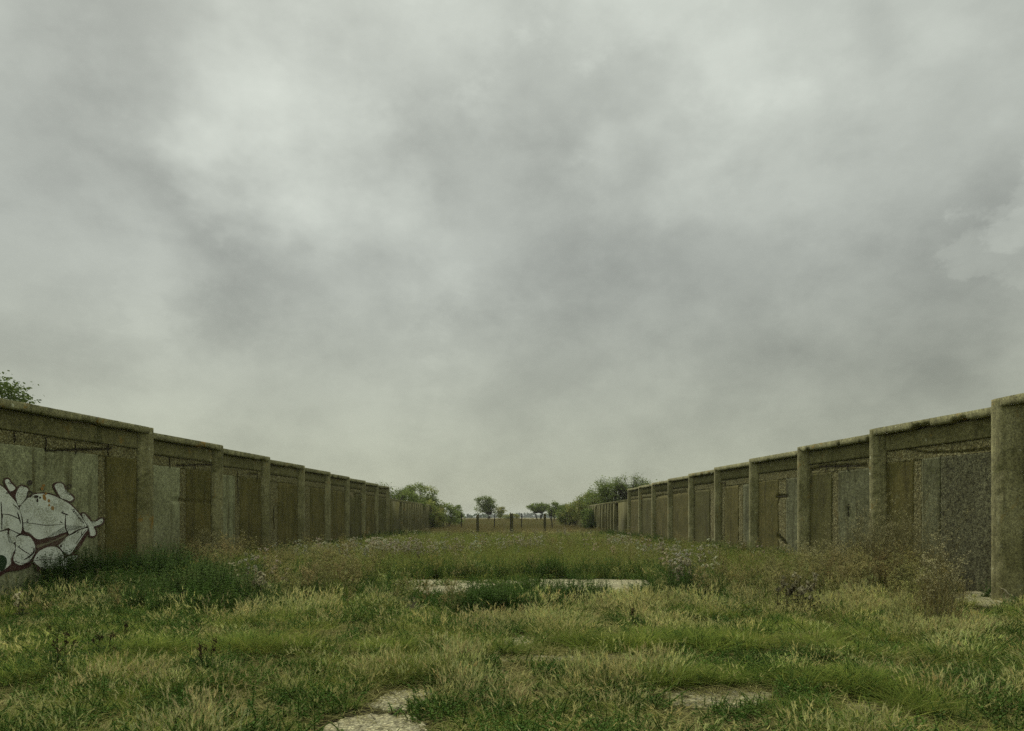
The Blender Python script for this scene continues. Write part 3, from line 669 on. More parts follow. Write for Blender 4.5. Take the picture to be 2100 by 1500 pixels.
# ------------------------------------------------------------------ trees and bushes
def leaf_quads(G, P, size, rng, C, aspect=.55, up=.3):
    n = len(P); a = rng.normal(size=(n, 3)); a[:, 2] *= .6; a /= np.linalg.norm(a, axis=1)[:, None]
    b = rng.normal(size=(n, 3)); b[:, 2] += up; b = np.cross(a, b); b /= np.linalg.norm(b, axis=1)[:, None] + 1e-9
    sz = size * rng.uniform(.6, 1.3, (n, 1)); V = np.stack([P - a * sz * .5, P + b * sz * aspect * .5, P + a * sz * .5, P - b * sz * aspect * .5], 1)
    G.add(V.reshape(-1, 3), np.arange(4 * n).reshape(n, 4), None, np.repeat(C, 4, 0))
def tree(name, label, x, y, lobes, trunk_h, trunk_r, clumps, per, leaf, cols, seed, cat='tree', group=None, twigs=.4, clump_r=.4, stems=1, bare=0.0):
    """lobes: ellipsoids (dx, dy, z, rx, ry, rz) relative to the foot of the trunk"""
    rng = np.random.default_rng(seed); base = float(terrain_h(np.array([x]), np.array([y]))[0]) - .05
    root = tag(empty(name, (x, y, base)), label, cat, group)
    wd, lf = Geo(), Geo(); lob = np.array(lobes, float); wts = lob[:, 3] * lob[:, 4] * lob[:, 5]; wts = wts / wts.sum()
    tops = []
    for s_ in range(stems):
        ang = rng.uniform(0, 6.28); off = np.array([math.cos(ang), math.sin(ang)]) * (.0 if stems == 1 else trunk_r * 2.5)
        f = np.linspace(0, 1, 5)[:, None]; tip = np.array([off[0] * 3 + rng.normal(0, .12), off[1] * 3, trunk_h])
        P = np.array([off[0], off[1], -.1]) * (1 - f) + tip * f + np.c_[np.sin(f * 3 + s_) * .06 * trunk_h, np.zeros((5, 1)), np.zeros((5, 1))] * f
        wd.tube(P, trunk_r * (1.15 - .45 * f[:, 0]), 6); tops.append(P[-1])
    for k in range(clumps):
        L = lob[rng.choice(len(lob), p=wts)]
        q = rng.normal(size=3); q /= np.linalg.norm(q); q *= rng.uniform(.45, 1.0) ** .5
        c = L[:3] + q * L[3:]
        if c[2] < .15: c[2] = .15 + rng.uniform(0, .2)
        st = tops[rng.integers(len(tops))]; mid = st * .45 + c * .55 + rng.normal(0, .12, 3) * L[3]; mid[2] -= .05 * L[5]
        r0 = trunk_r * rng.uniform(.22, .45)
        if rng.random() < twigs:
            f = np.linspace(0, 1, 6)[:, None]; P = (1 - f) ** 2 * st + 2 * f * (1 - f) * mid + f ** 2 * c; wd.tube(P, r0 * (1.05 - .85 * f[:, 0]), 4)
            for _ in range(3):
                e = c + rng.normal(0, clump_r * .9, 3) + [0, 0, clump_r * .4]; p0 = P[rng.integers(3, 6)]
                wd.tube(np.array([p0, (p0 + e) / 2 + rng.normal(0, .05, 3), e]), [r0 * .3, r0 * .2, r0 * .08], 3)
        if rng.random() < bare: continue
        n = int(per * rng.uniform(.5, 1.4)); pts = c + rng.normal(0, clump_r * .5, (n, 3)) * [1.15, 1.15, .8]
        bc = np.array(cols[rng.integers(len(cols))]) * rng.uniform(.8, 1.25); C = bc * rng.uniform(.8, 1.2, (n, 1))
        leaf_quads(lf, pts, leaf, rng, C)
    wd.obj('trunk' if cat == 'tree' else 'stem', M['bark'], root, True); lf.obj('crown' if cat == 'tree' else 'foliage', M['leaf'], root)
    return root
G1, G2, G3, G4 = (.22, .275, .08), (.175, .23, .065), (.27, .305, .09), (.32, .32, .1)
# behind the left wall, at the picture's edge
tree('hawthorn_tree', 'green tree crown rising behind the graffiti wall at the far left edge', -18.2, 24, [(0.3, 0, 4.85, 2.2, 2, 1.6), (1.9, -.3, 4.75, 1.1, 1.0, .5), (-1, 0, 5, 1.6, 1.6, 1.6), (.9, 0, 5.6, 1.0, 1, .75)], 3.0, .14, 170, 120, .12, [(.12, .165, .045), (.1, .14, .038), (.15, .19, .05)], 11, twigs=.3, clump_r=.45)
# left: scrub behind and over the low wall
SC = 'scrub over the low walls'
tree('scrub_tree', 'twiggy half-bare shrub tree rising behind the end of the tall left wall', -11.6, 68, [(0, 0, 3.9, 1.9, 1.5, .75), (-.8, 0, 3.4, 1.4, 1.4, .8)], 2.2, .09, 75, 30, .17, [G2, G1], 21, group=SC, twigs=1, bare=.45)
tree('scrub_tree', 'small round green shrub tree above the low left wall, second behind its end', -11.0, 76, [(0, 0, 3.6, 1.2, 1.2, 1.0), (1.2, 0, 3.2, 1, 1, .7)], 2.2, .09, 60, 45, .18, [G1, G2], 22, group=SC, twigs=.7)
tree('scrub_tree', 'tall loose green shrub tree over the middle of the low left wall', -10.7, 86, [(0, 0, 4.1, 1.9, 1.5, 1.35), (-1.3, 0, 3.6, 1, 1, 1), (.8, -.6, 2.6, 1.7, 1.2, 1.3), (1.6, -.5, 3.2, 1, 1, .9)], 2.4, .11, 150, 50, .19, [G1, G3, G1], 23, group=SC, twigs=.8)
tree('bush', 'light green bush spilling in front of the low left wall', -8.9, 82, [(0, 0, 1.7, 1.2, 1.3, 1.5), (.5, .8, 1.1, 1, 1, 1)], 1.0, .06, 90, 50, .17, [G3, G1, G4], 24, 'bush', SC, twigs=.5, stems=3)
tree('bush', 'dark green bush at the far end of the low left wall', -8.6, 97, [(0, 0, 2.0, 1.3, 1.5, 1.3), (1.0, 2, 1.4, .9, 1, 1.1)], 1.0, .06, 80, 45, .19, [G2, G1], 25, 'bush', SC, twigs=.5, stems=3)
# right: trees behind and in front of the low wall
tree('scrub_tree', 'broad dense green tree standing behind the low right wall', 12.0, 84, [(0, 0, 3.9, 2.5, 2, 1.6), (-2.2, 0, 3.3, 1.9, 1.6, 1.5), (2.6, 0, 3.6, 2, 1.6, 1.6), (-1, 0, 5.0, 1.7, 1.4, .9)], 2.3, .16, 240, 55, .19, [G1, G2, G1], 31, group=SC, twigs=.6, clump_r=.5)
tree('scrub_tree', 'tall thin-leaved twiggy tree topping the broad green tree on the right', 13.4, 82, [(0, 0, 5.2, 2.2, 1.5, 1.1), (1.5, 0, 4.6, 1.6, 1.3, 1.1)], 3.2, .11, 130, 26, .17, [G2, G1], 32, group=SC, twigs=1, bare=.35)
tree('scrub_tree', 'yellow-green tree leaning out at the end of the low right wall', 9.6, 88, [(0, 0, 3.1, 1.9, 1.7, 1.4), (-1.2, 0, 2.4, 1.5, 1.4, 1.3), (1.2, 0, 3.6, 1.6, 1.4, 1.2)], 1.6, .12, 170, 55, .19, [G4, G3, G1], 33, group=SC, twigs=.5)
tree('bush', 'dark leafy bush in front of the ribs of the low right wall', 8.9, 77, [(0, 0, 1.1, 1.0, 1.3, 1.0), (-.6, 1.5, 1.3, 1, 1.3, 1.1)], .7, .06, 90, 50, .16, [G2, (.045, .07, .02)], 34, 'bush', SC, twigs=.4, stems=3)
tree('bush', 'spreading green bush where the low right wall ends', 7.6, 101, [(0, 0, 1.9, 1.5, 1.7, 1.5), (.9, 0, 2.7, 1.3, 1.4, 1)], 1.0, .08, 100, 50, .2, [G1, G2, G4], 35, 'bush', SC, twigs=.5, stems=3)
tree('scrub_tree', 'green shrub tops just showing over the tall right wall', 12.2, 57, [(0, 0, 3.6, 1.3, 1.2, .75), (1.6, 0, 3.7, 1.2, 1, .75)], 2.0, .08, 60, 45, .13, [G1, G3], 36, group=SC, twigs=.7)
# trees standing in the open beyond the fence
TR = 'trees in the open beyond the fence'
def far_x(px, z): return (px - CX) / F_PX * z
Zt = 180
tree('field_tree', 'round airy tree beyond the fence, left of the middle posts', far_x(996, Zt), Zt, [(-.5, 0, 4.7, 2.0, 1.8, 1.3), (1.2, 0, 4.4, 1.6, 1.5, 1.2), (-1.2, 0, 3.0, 1.5, 1.5, .9), (1.5, 0, 2.9, 1.4, 1.4, .8), (0, 0, 3.0, 1.3, 1.3, .9)], 1.5, .17, 120, 28, .34, [G2, G1], 41, group=TR, twigs=.8, clump_r=.6, stems=2)
tree('field_tree', 'small pale tree just right of the round airy tree', far_x(1027, 178), 178, [(0, 0, 2.6, 1.1, 1, .8), (-.2, 0, 1.6, .7, .7, .7)], 1.0, .1, 40, 28, .3, [G4, G3], 42, group=TR, clump_r=.5)
tree('bush', 'low rounded green bush behind the middle thick post', far_x(1052, 186), 186, [(0, 0, .9, 1.5, 1.2, .9), (-2, 0, .7, 1.1, 1, .7)], .5, .08, 45, 28, .32, [G4, G1], 43, 'bush', TR, clump_r=.5, stems=2)
tree('field_tree', 'flat-topped umbrella-shaped tree beyond the fence on the right', far_x(1105, Zt), Zt, [(0, 0, 3.6, 2.9, 2.2, .75), (0, 0, 2.9, 2.6, 2, .55), (.9, 0, 3.3, 1.8, 1.6, .8)], 1.9, .17, 130, 30, .33, [G2, G1], 44, group=TR, twigs=.9, clump_r=.5, stems=3)
tree('field_tree', 'upright loose tree between the umbrella-shaped tree and the scrub', far_x(1135, 150), 150, [(0, 0, 3.1, 1.2, 1.2, 1.0), (0, 0, 1.9, 1.2, 1.1, .8)], 1.3, .12, 70, 28, .28, [G1, G2], 45, group=TR, twigs=.9, clump_r=.45, stems=2)
tree('field_tree', 'small dark tree beside the end of the low right wall', far_x(1159, 140), 140, [(0, 0, 2.6, 1.3, 1.2, .8), (.4, 0, 1.7, 1.1, 1, .6)], 1.1, .12, 65, 30, .27, [G2, (.05, .075, .022)], 46, group=TR, twigs=.9, clump_r=.45)
tree('field_tree', 'small slender tree beside the leftmost thin pole', far_x(939, 130), 130, [(0, 0, 2.4, .65, .7, .9), (-.1, 0, 1.5, .55, .6, .6)], 1.0, .08, 45, 26, .22, [G1, G2], 47, group=TR, twigs=.9, clump_r=.35)
tree('bush', 'low dark bush at the foot of the slender tree', far_x(929, 118), 118, [(0, 0, .6, 1.2, 1, .6), (.9, 0, .5, .9, .8, .5)], .3, .06, 50, 35, .2, [(.045, .065, .02), G2], 48, 'bush', TR, clump_r=.4, stems=3)

# far hedges and woods on the horizon: one mass
def treeline():
    g = Geo(); rng = np.random.default_rng(77)
    for y, n, hmax in ((430, 260, 3.2), (760, 420, 6.5), (1300, 520, 10.5)):
        xs = rng.uniform(-.55 * y, .55 * y, n); keep = vnoise(xs * .012 + y, xs * 0, 5) > .38; xs = xs[keep]
        for x in xs:
            hh = hmax * rng.uniform(.35, 1); r = hh * rng.uniform(.8, 1.6); m = 26
            q = rng.normal(size=(m, 3)); q /= np.linalg.norm(q, axis=1)[:, None]
            P = np.c_[x + q[:, 0] * r, y + q[:, 1] * r + rng.normal(0, 14), np.abs(q[:, 2]) * hh * .8 + .3]
            leaf_quads(g, P, hh * .55, rng, np.array([[.06, .085, .035]]) * rng.uniform(.7, 1.3, (m, 1)), .8)
    tag(g.obj('treeline', M['leaf']), 'far-off hedges and woods along the horizon', 'trees', kind='stuff')
treeline()

# ------------------------------------------------------------------ plant meshes for scattering
def blades(G, n, rad, L, w, lean, droop, rng, c0, c1, segs=4, cvar=.2):
    th = rng.uniform(0, 6.283, n); r = rad * np.sqrt(rng.random(n)); base = np.c_[r * np.cos(th), r * np.sin(th), np.zeros(n)]
    az = th + rng.normal(0, 1.0, n); ln = rng.uniform(*L, n); le = rng.uniform(*lean, n); dr = rng.uniform(*droop, n)
    t = np.linspace(0, 1, segs + 1)[None]; out = ln[:, None] * (le[:, None] * t + dr[:, None] * t ** 2.2); up = ln[:, None] * (t - .55 * dr[:, None] * t ** 2.6) * np.sqrt(np.clip(1 - .5 * le[:, None] ** 2, .2, 1))
    P = base[:, None] + np.stack([np.cos(az)[:, None] * out, np.sin(az)[:, None] * out, up], -1)
    tw = az + 1.57 + rng.normal(0, .5, n); side = np.stack([np.cos(tw), np.sin(tw), np.zeros(n)], -1)[:, None]
    ww = (w * rng.uniform(.6, 1.3, n))[:, None, None] * (1 - .93 * t[..., None] ** 1.6) / 2
    V = np.stack([P - side * ww, P + side * ww], 2); s1 = segs + 1
    k = np.arange(n)[:, None] * s1 * 2; j = np.arange(segs)[None] * 2
    Q = np.stack([k + j, k + j + 1, k + j + 3, k + j + 2], -1).reshape(-1, 4)
    var = rng.uniform(1 - cvar, 1 + cvar, (n, 1, 1, 1)); mixc = np.array(c0) * (1 - t[..., None]) + np.array(c1) * t[..., None]
    C = np.broadcast_to(mixc[:, :, None] * var, V.shape)
    G.add(V.reshape(-1, 3), Q, None, C.reshape(-1, 3)); return P[:, -1], P[:, -1] - P[:, -2]
def heads(G, tip, d, length, width, rng, c, awns=5, awn=.05):
    d = d / (np.linalg.norm(d, axis=1)[:, None] + 1e-9); n = len(tip)
    s = np.cross(d, rng.normal(size=(n, 3))); s /= np.linalg.norm(s, axis=1)[:, None] + 1e-9; s2 = np.cross(d, s)
    ln = length * rng.uniform(.7, 1.25, (n, 1)); C = np.array(c) * rng.uniform(.8, 1.2, (n, 1))
    for a in (s, s2):
        V = np.stack([tip - d * ln * .1, tip + d * ln * .4 + a * width * .5, tip + d * ln, tip + d * ln * .4 - a * width * .5], 1)
        G.add(V.reshape(-1, 3), np.arange(4 * n).reshape(n, 4), None, np.repeat(C, 4, 0))
    for _ in range(awns):
        a = (s * rng.normal(size=(n, 1)) + s2 * rng.normal(size=(n, 1))) * .38; b = tip + d * ln * rng.uniform(.3, .9, (n, 1)); e = b + (d + a) * awn * rng.uniform(.7, 1.3, (n, 1)); q = np.cross(d, a + 1e-4); q /= np.linalg.norm(q, axis=1)[:, None] + 1e-9
        G.add(np.stack([b - q * .0014, b + q * .0014, e], 1).reshape(-1, 3), None, np.arange(3 * n).reshape(n, 3), np.repeat(C * 1.1, 3, 0))
def leafy_stem(G, base, h, rng, leaf, pairs, lean, cs, cl, droop=.35, aspect=.5):
    f = np.linspace(0, 1, 5)[:, None]; az = rng.uniform(0, 6.28); dv = np.array([math.cos(az) * lean, math.sin(az) * lean, 1.]) * h
    P = base + dv * f + np.array([math.cos(az), math.sin(az), 0]) * (f ** 2) * h * lean * .5
    G.tube(P, np.linspace(.006, .0025, 5), 3, cs, False)
    n = pairs * 2; t = np.repeat(np.linspace(.12, 1.0, pairs), 2) + rng.normal(0, .015, n)
    pos = np.stack([np.interp(t, f[:, 0], P[:, k]) for k in range(3)], -1)
    a = np.repeat(np.arange(pairs) * 1.57 + rng.uniform(0, 3), 2) + np.tile([0, math.pi], pairs) + rng.normal(0, .35, n)
    sz = leaf * (1.15 - .75 * t) * rng.uniform(.75, 1.25, n); dirv = np.stack([np.cos(a), np.sin(a), rng.normal(.15, .25, n)], -1); sd = np.stack([-np.sin(a), np.cos(a), rng.normal(0, .3, n)], -1)
    tip = pos + dirv * sz[:, None] - np.array([0, 0, 1]) * (sz * droop)[:, None]; mid = pos + dirv * sz[:, None] * .45 + np.array([0, 0, 1]) * (sz * .05)[:, None]
    C = np.array(cl) * rng.uniform(.75, 1.3, (n, 1))
    V = np.stack([pos, mid + sd * (sz * aspect * .5)[:, None], tip, mid - sd * (sz * aspect * .5)[:, None]], 1)
    G.add(V.reshape(-1, 3), np.arange(4 * n).reshape(n, 4), None, np.repeat(C, 4, 0)); return P[-1]
def branchy(G, base, h, rng, c, nb, spread, tips, tipc, tipsize, r=.004):
    f = np.linspace(0, 1, 5)[:, None]; az = rng.uniform(0, 6.28); d = np.array([math.cos(az), math.sin(az), 0]) * spread * rng.uniform(.2, 1)
    P = base + (d + [0, 0, 1.]) * h * f + rng.normal(0, .012, (5, 3)) * f; G.tube(P, np.linspace(r, r * .4, 5), 3, c, False)
    ends = [P[-1]]
    for k in range(nb):
        t = rng.uniform(.35, .95); p = np.array([np.interp(t, f[:, 0], P[:, q]) for q in range(3)]); a = rng.uniform(0, 6.28); L = h * rng.uniform(.15, .38) * (1.2 - t * .6)
        e = p + np.array([math.cos(a) * .55, math.sin(a) * .55, .85]) * L; m = (p + e) / 2 + np.array([math.cos(a), math.sin(a), -.2]) * L * .12
        G.tube(np.array([p, m, e]), [r * .55, r * .45, r * .25], 3, c, False); ends.append(e)
        for _ in range(2):
            a2 = a + rng.normal(0, .9); e2 = m + np.array([math.cos(a2) * .5, math.sin(a2) * .5, .9]) * L * rng.uniform(.3, .7); G.tube(np.array([m, e2]), [r * .35, r * .2], 3, c, False); ends.append(e2)
    E = np.array(ends); E = np.repeat(E, tips, 0) + rng.normal(0, tipsize * .9, (len(E) * tips, 3)) * [1, 1, 1.3]
    leaf_quads(G, E, tipsize * 1.6, rng, np.array(tipc) * rng.uniform(.7, 1.3, (len(E), 1)), .7)
    return ends

SRC = {}
def source(kind, meshes):
    c = bpy.data.collections.new('source_' + kind)
    for k, me in enumerate(meshes):
        o = bpy.data.objects.new('%s_%02d' % (kind, k), me); c.objects.link(o)
    SRC[kind] = (c, len(meshes))
W1 = (1, 1, 1)
def make_sources():
    def many(kind, n, fn, seed):
        out = []
        for k in range(n):
            g = Geo(); fn(g, np.random.default_rng(seed + k), k); out.append(g.mesh(kind, M['leaf_t']))
        source(kind, out)
    def grass(g, r, k):
        blades(g, 95, .09, (.03, .12), .0038, (.05, .6), (.05, .7), r, (.95, .95, .75), (1.15, 1.1, 1.0))
        blades(g, 11, .10, (.07, .19), .003, (.1, .7), (.3, 1.0), r, (2.0, 1.6, 1.6), (2.9, 2.2, 2.8))
    many('short_grass', 5, grass, 200)
    def ridge(g, r, k):
        blades(g, 110, .11, (.16, .38), .0052, (.05, .7), (.25, 1.0), r, (.9, .9, .7), (1.15, 1.1, 1.0))
        blades(g, 18, .11, (.2, .42), .0042, (.1, .7), (.2, .9), r, (1.8, 1.45, 1.3), (2.4, 1.9, 2.0))
    many('long_grass', 4, ridge, 230)
    def barley(g, r, k):
        blades(g, 40, .10, (.04, .13), .0036, (.1, .6), (.1, .7), r, (.24, .36, .18), (.34, .44, .2))
        tip, d = blades(g, 17, .11, (.09, .25), .0024, (.02, .35), (.0, .35), r, (.75, .72, .62), (1.0, .95, .9), 3)
        heads(g, tip, d, .045, .010, r, (1.15, 1.1, 1.05), 5, .035)
    many('barley', 5, barley, 260)
    def meadow(g, r, k):
        blades(g, 45, .22, (.2, .5), .007, (.05, .5), (.1, .6), r, (.75, .85, .65), (1, 1, .85), 3)
        tip, d = blades(g, 16, .22, (.4, .7), .005, (.02, .3), (.0, .3), r, (1.1, 1.0, .9), (1.4, 1.2, 1.15), 3)
        heads(g, tip, d, .08, .02, r, (1.35, 1.15, 1.1), 0)
    many('meadow_grass', 5, meadow, 290)
    def nettle(g, r, k):
        for _ in range(7): leafy_stem(g, np.array([*r.normal(0, .09, 2), 0]), r.uniform(.35, .75), r, .085, 12, r.uniform(.02, .3), (.8, .85, .6), (1, 1, 1))
    many('nettle', 5, nettle, 320)
    def lowweed(g, r, k):
        for _ in range(13): leafy_stem(g, np.array([*r.normal(0, .08, 2), 0]), r.uniform(.05, .16), r, .034, 7, r.uniform(.1, .9), (.8, .85, .6), (1, 1, 1), .2, .6)
    many('low_weed', 4, lowweed, 340)
    def dead(g, r, k):
        for _ in range(6): branchy(g, np.array([*r.normal(0, .09, 2), 0]), r.uniform(.5, .95), r, (.72, .7, .56), 7, .3, 4, (1.15, 1.1, .9), .012)
    many('dead_weed', 4, dead, 360)
    def thistle(g, r, k):
        for _ in range(3):
            b = np.array([*r.normal(0, .1, 2), 0]); h = r.uniform(.5, .8)
            leafy_stem(g, b, h * .85, r, .14, 9, .08, (.3, .27, .13), (.2, .21, .085), .3, .28)
            for e in branchy(g, b, h, r, (.24, .2, .1), 4, .15, 1, (.25, .2, .12), .012)[:9]:
                n = 9; leaf_quads(g, e + r.normal(0, .010, (n, 3)), .028, r, np.array([[.66, .63, .45]]) * r.uniform(.35, 1.1, (n, 1)), .8)
    many('thistle', 4, thistle, 380)
    def rosette(g, r, k):
        n = 11; a = np.arange(n) * 2.4 + r.normal(0, .3, n); L = r.uniform(.06, .13, n); w = L * r.uniform(.3, .45, n); el = r.uniform(.15, .7, n)
        for q in range(n):
            dv = np.array([math.cos(a[q]), math.sin(a[q]), 0]); sd = np.array([-dv[1], dv[0], 0]); t_ = np.array([0, .3, .7, 1.0])
            c = dv * (L[q] * t_)[:, None] + np.array([0, 0, 1]) * (L[q] * (el[q] * t_ - .45 * t_ ** 2) + .01)[:, None]; ww = w[q] * np.array([.15, .9, .8, .05]) / 2
            V = np.concatenate([c - sd * ww[:, None] + [0, 0, .006], c, c + sd * ww[:, None] + [0, 0, .006]])
            Q = [[i, i + 1, 4 + i + 1, 4 + i] for i in range(3)] + [[4 + i, 4 + i + 1, 8 + i + 1, 8 + i] for i in range(3)]
            g.add(V, Q, None, np.array([1, 1, 1]) * r.uniform(.75, 1.25))
    many('rosette', 4, rosette, 420)
    def straw(g, r, k):
        n = 60; a = r.uniform(0, 6.28, n); p = np.c_[r.normal(0, .13, (n, 2)), r.uniform(.004, .03, n)]; L = r.uniform(.05, .2, n)[:, None]; d = np.c_[np.cos(a), np.sin(a), r.normal(0, .12, n)]; s = np.c_[-np.sin(a), np.cos(a), np.zeros(n)] * .002
        C = np.array([[1, .93, .8]]) * r.uniform(.4, 1.2, (n, 1)); V = np.stack([p - s, p + s, p + d * L + s, p + d * L - s], 1); g.add(V.reshape(-1, 3), np.arange(4 * n).reshape(n, 4), None, np.repeat(C, 4, 0))
    many('straw', 3, straw, 400)
make_sources()

def scatter(name, label, cat, kind, X, Y, rngs, scale, tint, hs=None, sink=.01):
    n = len(X)
    if not n: return
    c, nv = SRC[kind]; me = bpy.data.meshes.new(name); me.vertices.add(n)
    me.vertices.foreach_set('co', np.stack([X, Y, terrain_h(X, Y) - sink], -1).ravel())
    rot = np.stack([rngs.normal(0, .08, n), rngs.normal(0, .08, n), rngs.uniform(0, 6.283, n)], -1)
    scl = np.stack([scale, scale, scale * (hs if hs is not None else 1.0)], -1)
    for nm, arr in (('rot', rot), ('scl', scl), ('tint', np.clip(tint, 0, 1.5))):
        a = me.attributes.new(nm, 'FLOAT_VECTOR', 'POINT'); a.data.foreach_set('vector', arr.ravel().astype(np.float32))
    a = me.attributes.new('idx', 'INT', 'POINT'); a.data.foreach_set('value', rngs.integers(0, nv, n).astype(np.int32))
    o = link(name, me); tag(o, label, cat, kind='stuff')
    ng = bpy.data.node_groups.new('scatter_' + kind, 'GeometryNodeTree')
    ng.interface.new_socket('Geometry', in_out='INPUT', socket_type='NodeSocketGeometry'); ng.interface.new_socket('Geometry', in_out='OUTPUT', socket_type='NodeSocketGeometry')
    N = ng.nodes; gi, go = N.new('NodeGroupInput'), N.new('NodeGroupOutput'); ip = N.new('GeometryNodeInstanceOnPoints'); ci = N.new('GeometryNodeCollectionInfo')
    ci.inputs['Collection'].default_value = c; ci.inputs['Separate Children'].default_value = True; ci.inputs['Reset Children'].default_value = True
    def attr(nm, typ):
        q = N.new('GeometryNodeInputNamedAttribute'); q.data_type = typ; q.inputs['Name'].default_value = nm; return q.outputs['Attribute']
    ng.links.new(gi.outputs[0], ip.inputs['Points']); ng.links.new(ci.outputs[0], ip.inputs['Instance']); ip.inputs['Pick Instance'].default_value = True
    ng.links.new(attr('idx', 'INT'), ip.inputs['Instance Index']); ng.links.new(attr('rot', 'FLOAT_VECTOR'), ip.inputs['Rotation']); ng.links.new(attr('scl', 'FLOAT_VECTOR'), ip.inputs['Scale'])
    ng.links.new(ip.outputs[0], go.inputs[0])
    md = o.modifiers.new('scatter', 'NODES'); md.node_group = ng

# zones on the ground, outlined where the photograph shows them: (photo x, y, half-widths, weight)
DRY = [(1100, 1410, 330, 62, 1), (900, 1352, 180, 24, .8), (1250, 1240, 170, 48, .9), (560, 1245, 130, 30, .6), (250, 1236, 240, 18, .6), (1880, 1250, 330, 26, 1), (1850, 1365, 190, 24, .95), (1660, 1378, 80, 28, .8),
       (280, 1395, 130, 28, .6), (2070, 1420, 90, 70, .7), (2020, 1290, 160, 36, .8), (1480, 1245, 150, 25, .6), (690, 1350, 90, 25, .6), (1065, 1325, 90, 35, .9), (520, 1450, 120, 35, .35), (1500, 1480, 250, 40, .3), (1280, 1165, 110, 16, .6), (1130, 1095, 90, 5, .9), (1850, 1480, 120, 30, .5)]
LEAFY = [(250, 1212, 210, 34, 1), (430, 1222, 110, 36, 1), (1100, 1228, 120, 13, 1), (1030, 1252, 75, 22, .9), (470, 1390, 150, 42, .7), (120, 1385, 100, 34, .8), (2010, 1400, 120, 42, .8), (1400, 1215, 80, 26, .9), (1080, 1181, 310, 6, 1.2), (560, 1190, 110, 22, .6),
         (1760, 1420, 110, 26, .7), (1380, 1395, 50, 40, .5), (2000, 1222, 60, 8, 1), (1220, 1360, 60, 20, .3), (700, 1440, 80, 26, .5)]
DEAD = [(1800, 1212, 160, 26, 1), (1640, 1222, 150, 26, .55), (1470, 1195, 120, 24, .2), (430, 1172, 70, 14, .8), (620, 1180, 140, 26, .3), (720, 1215, 170, 22, .3), (850, 1230, 150, 30, .2), (1930, 1262, 60, 30, .5)]
THIS = [(800, 1152, 130, 12, 1), (720, 1160, 80, 10, .7), (900, 1148, 50, 9, .8), (1060, 1136, 55, 7, .9), (1110, 1131, 30, 6, .7), (1260, 1133, 40, 7, 1), (1340, 1160, 60, 12, .5), (1390, 1195, 50, 16, .5), (535, 1216, 30, 10, .7), (660, 1150, 50, 10, .4)]
RIDGE = [(230, 375, 1345), (0, 175, 1398), (690, 890, 1345), (1005, 1095, 1341), (1145, 1310, 1338), (815, 895, 1412), (1660, 1730, 1331), (1715, 1905, 1351), (1910, 2000, 1372), (1390, 1560, 1411), (1690, 1840, 1434), (1865, 1925, 1474), (395, 640, 1342), (1400, 1650, 1336)]
def zone(Z, px, py):
    s = np.zeros(len(px))
    for x, y, a, b, w in Z: s = np.maximum(s, w * np.exp(-((px - x) / a) ** 2 - ((py - y) / b) ** 2))
    return s
def points(y0, y1, dens, rng, maxx=8.95, minx=-9.3):
    n = int((y1 - y0) * 20 * dens); y = rng.uniform(y0, y1, n); x = rng.uniform(-10, 10, n)
    ok = (np.abs(x) < .74 * y + .8) & (x < maxx) & (x > minx); return x[ok], y[ok]
def pix(x, y): return CX + F_PX * x / y, HY + F_PX * EYE / y
GREEN, OLIVE, STRAW = np.array([.165, .25, .053]), np.array([.22, .265, .066]), np.array([.46, .465, .21])
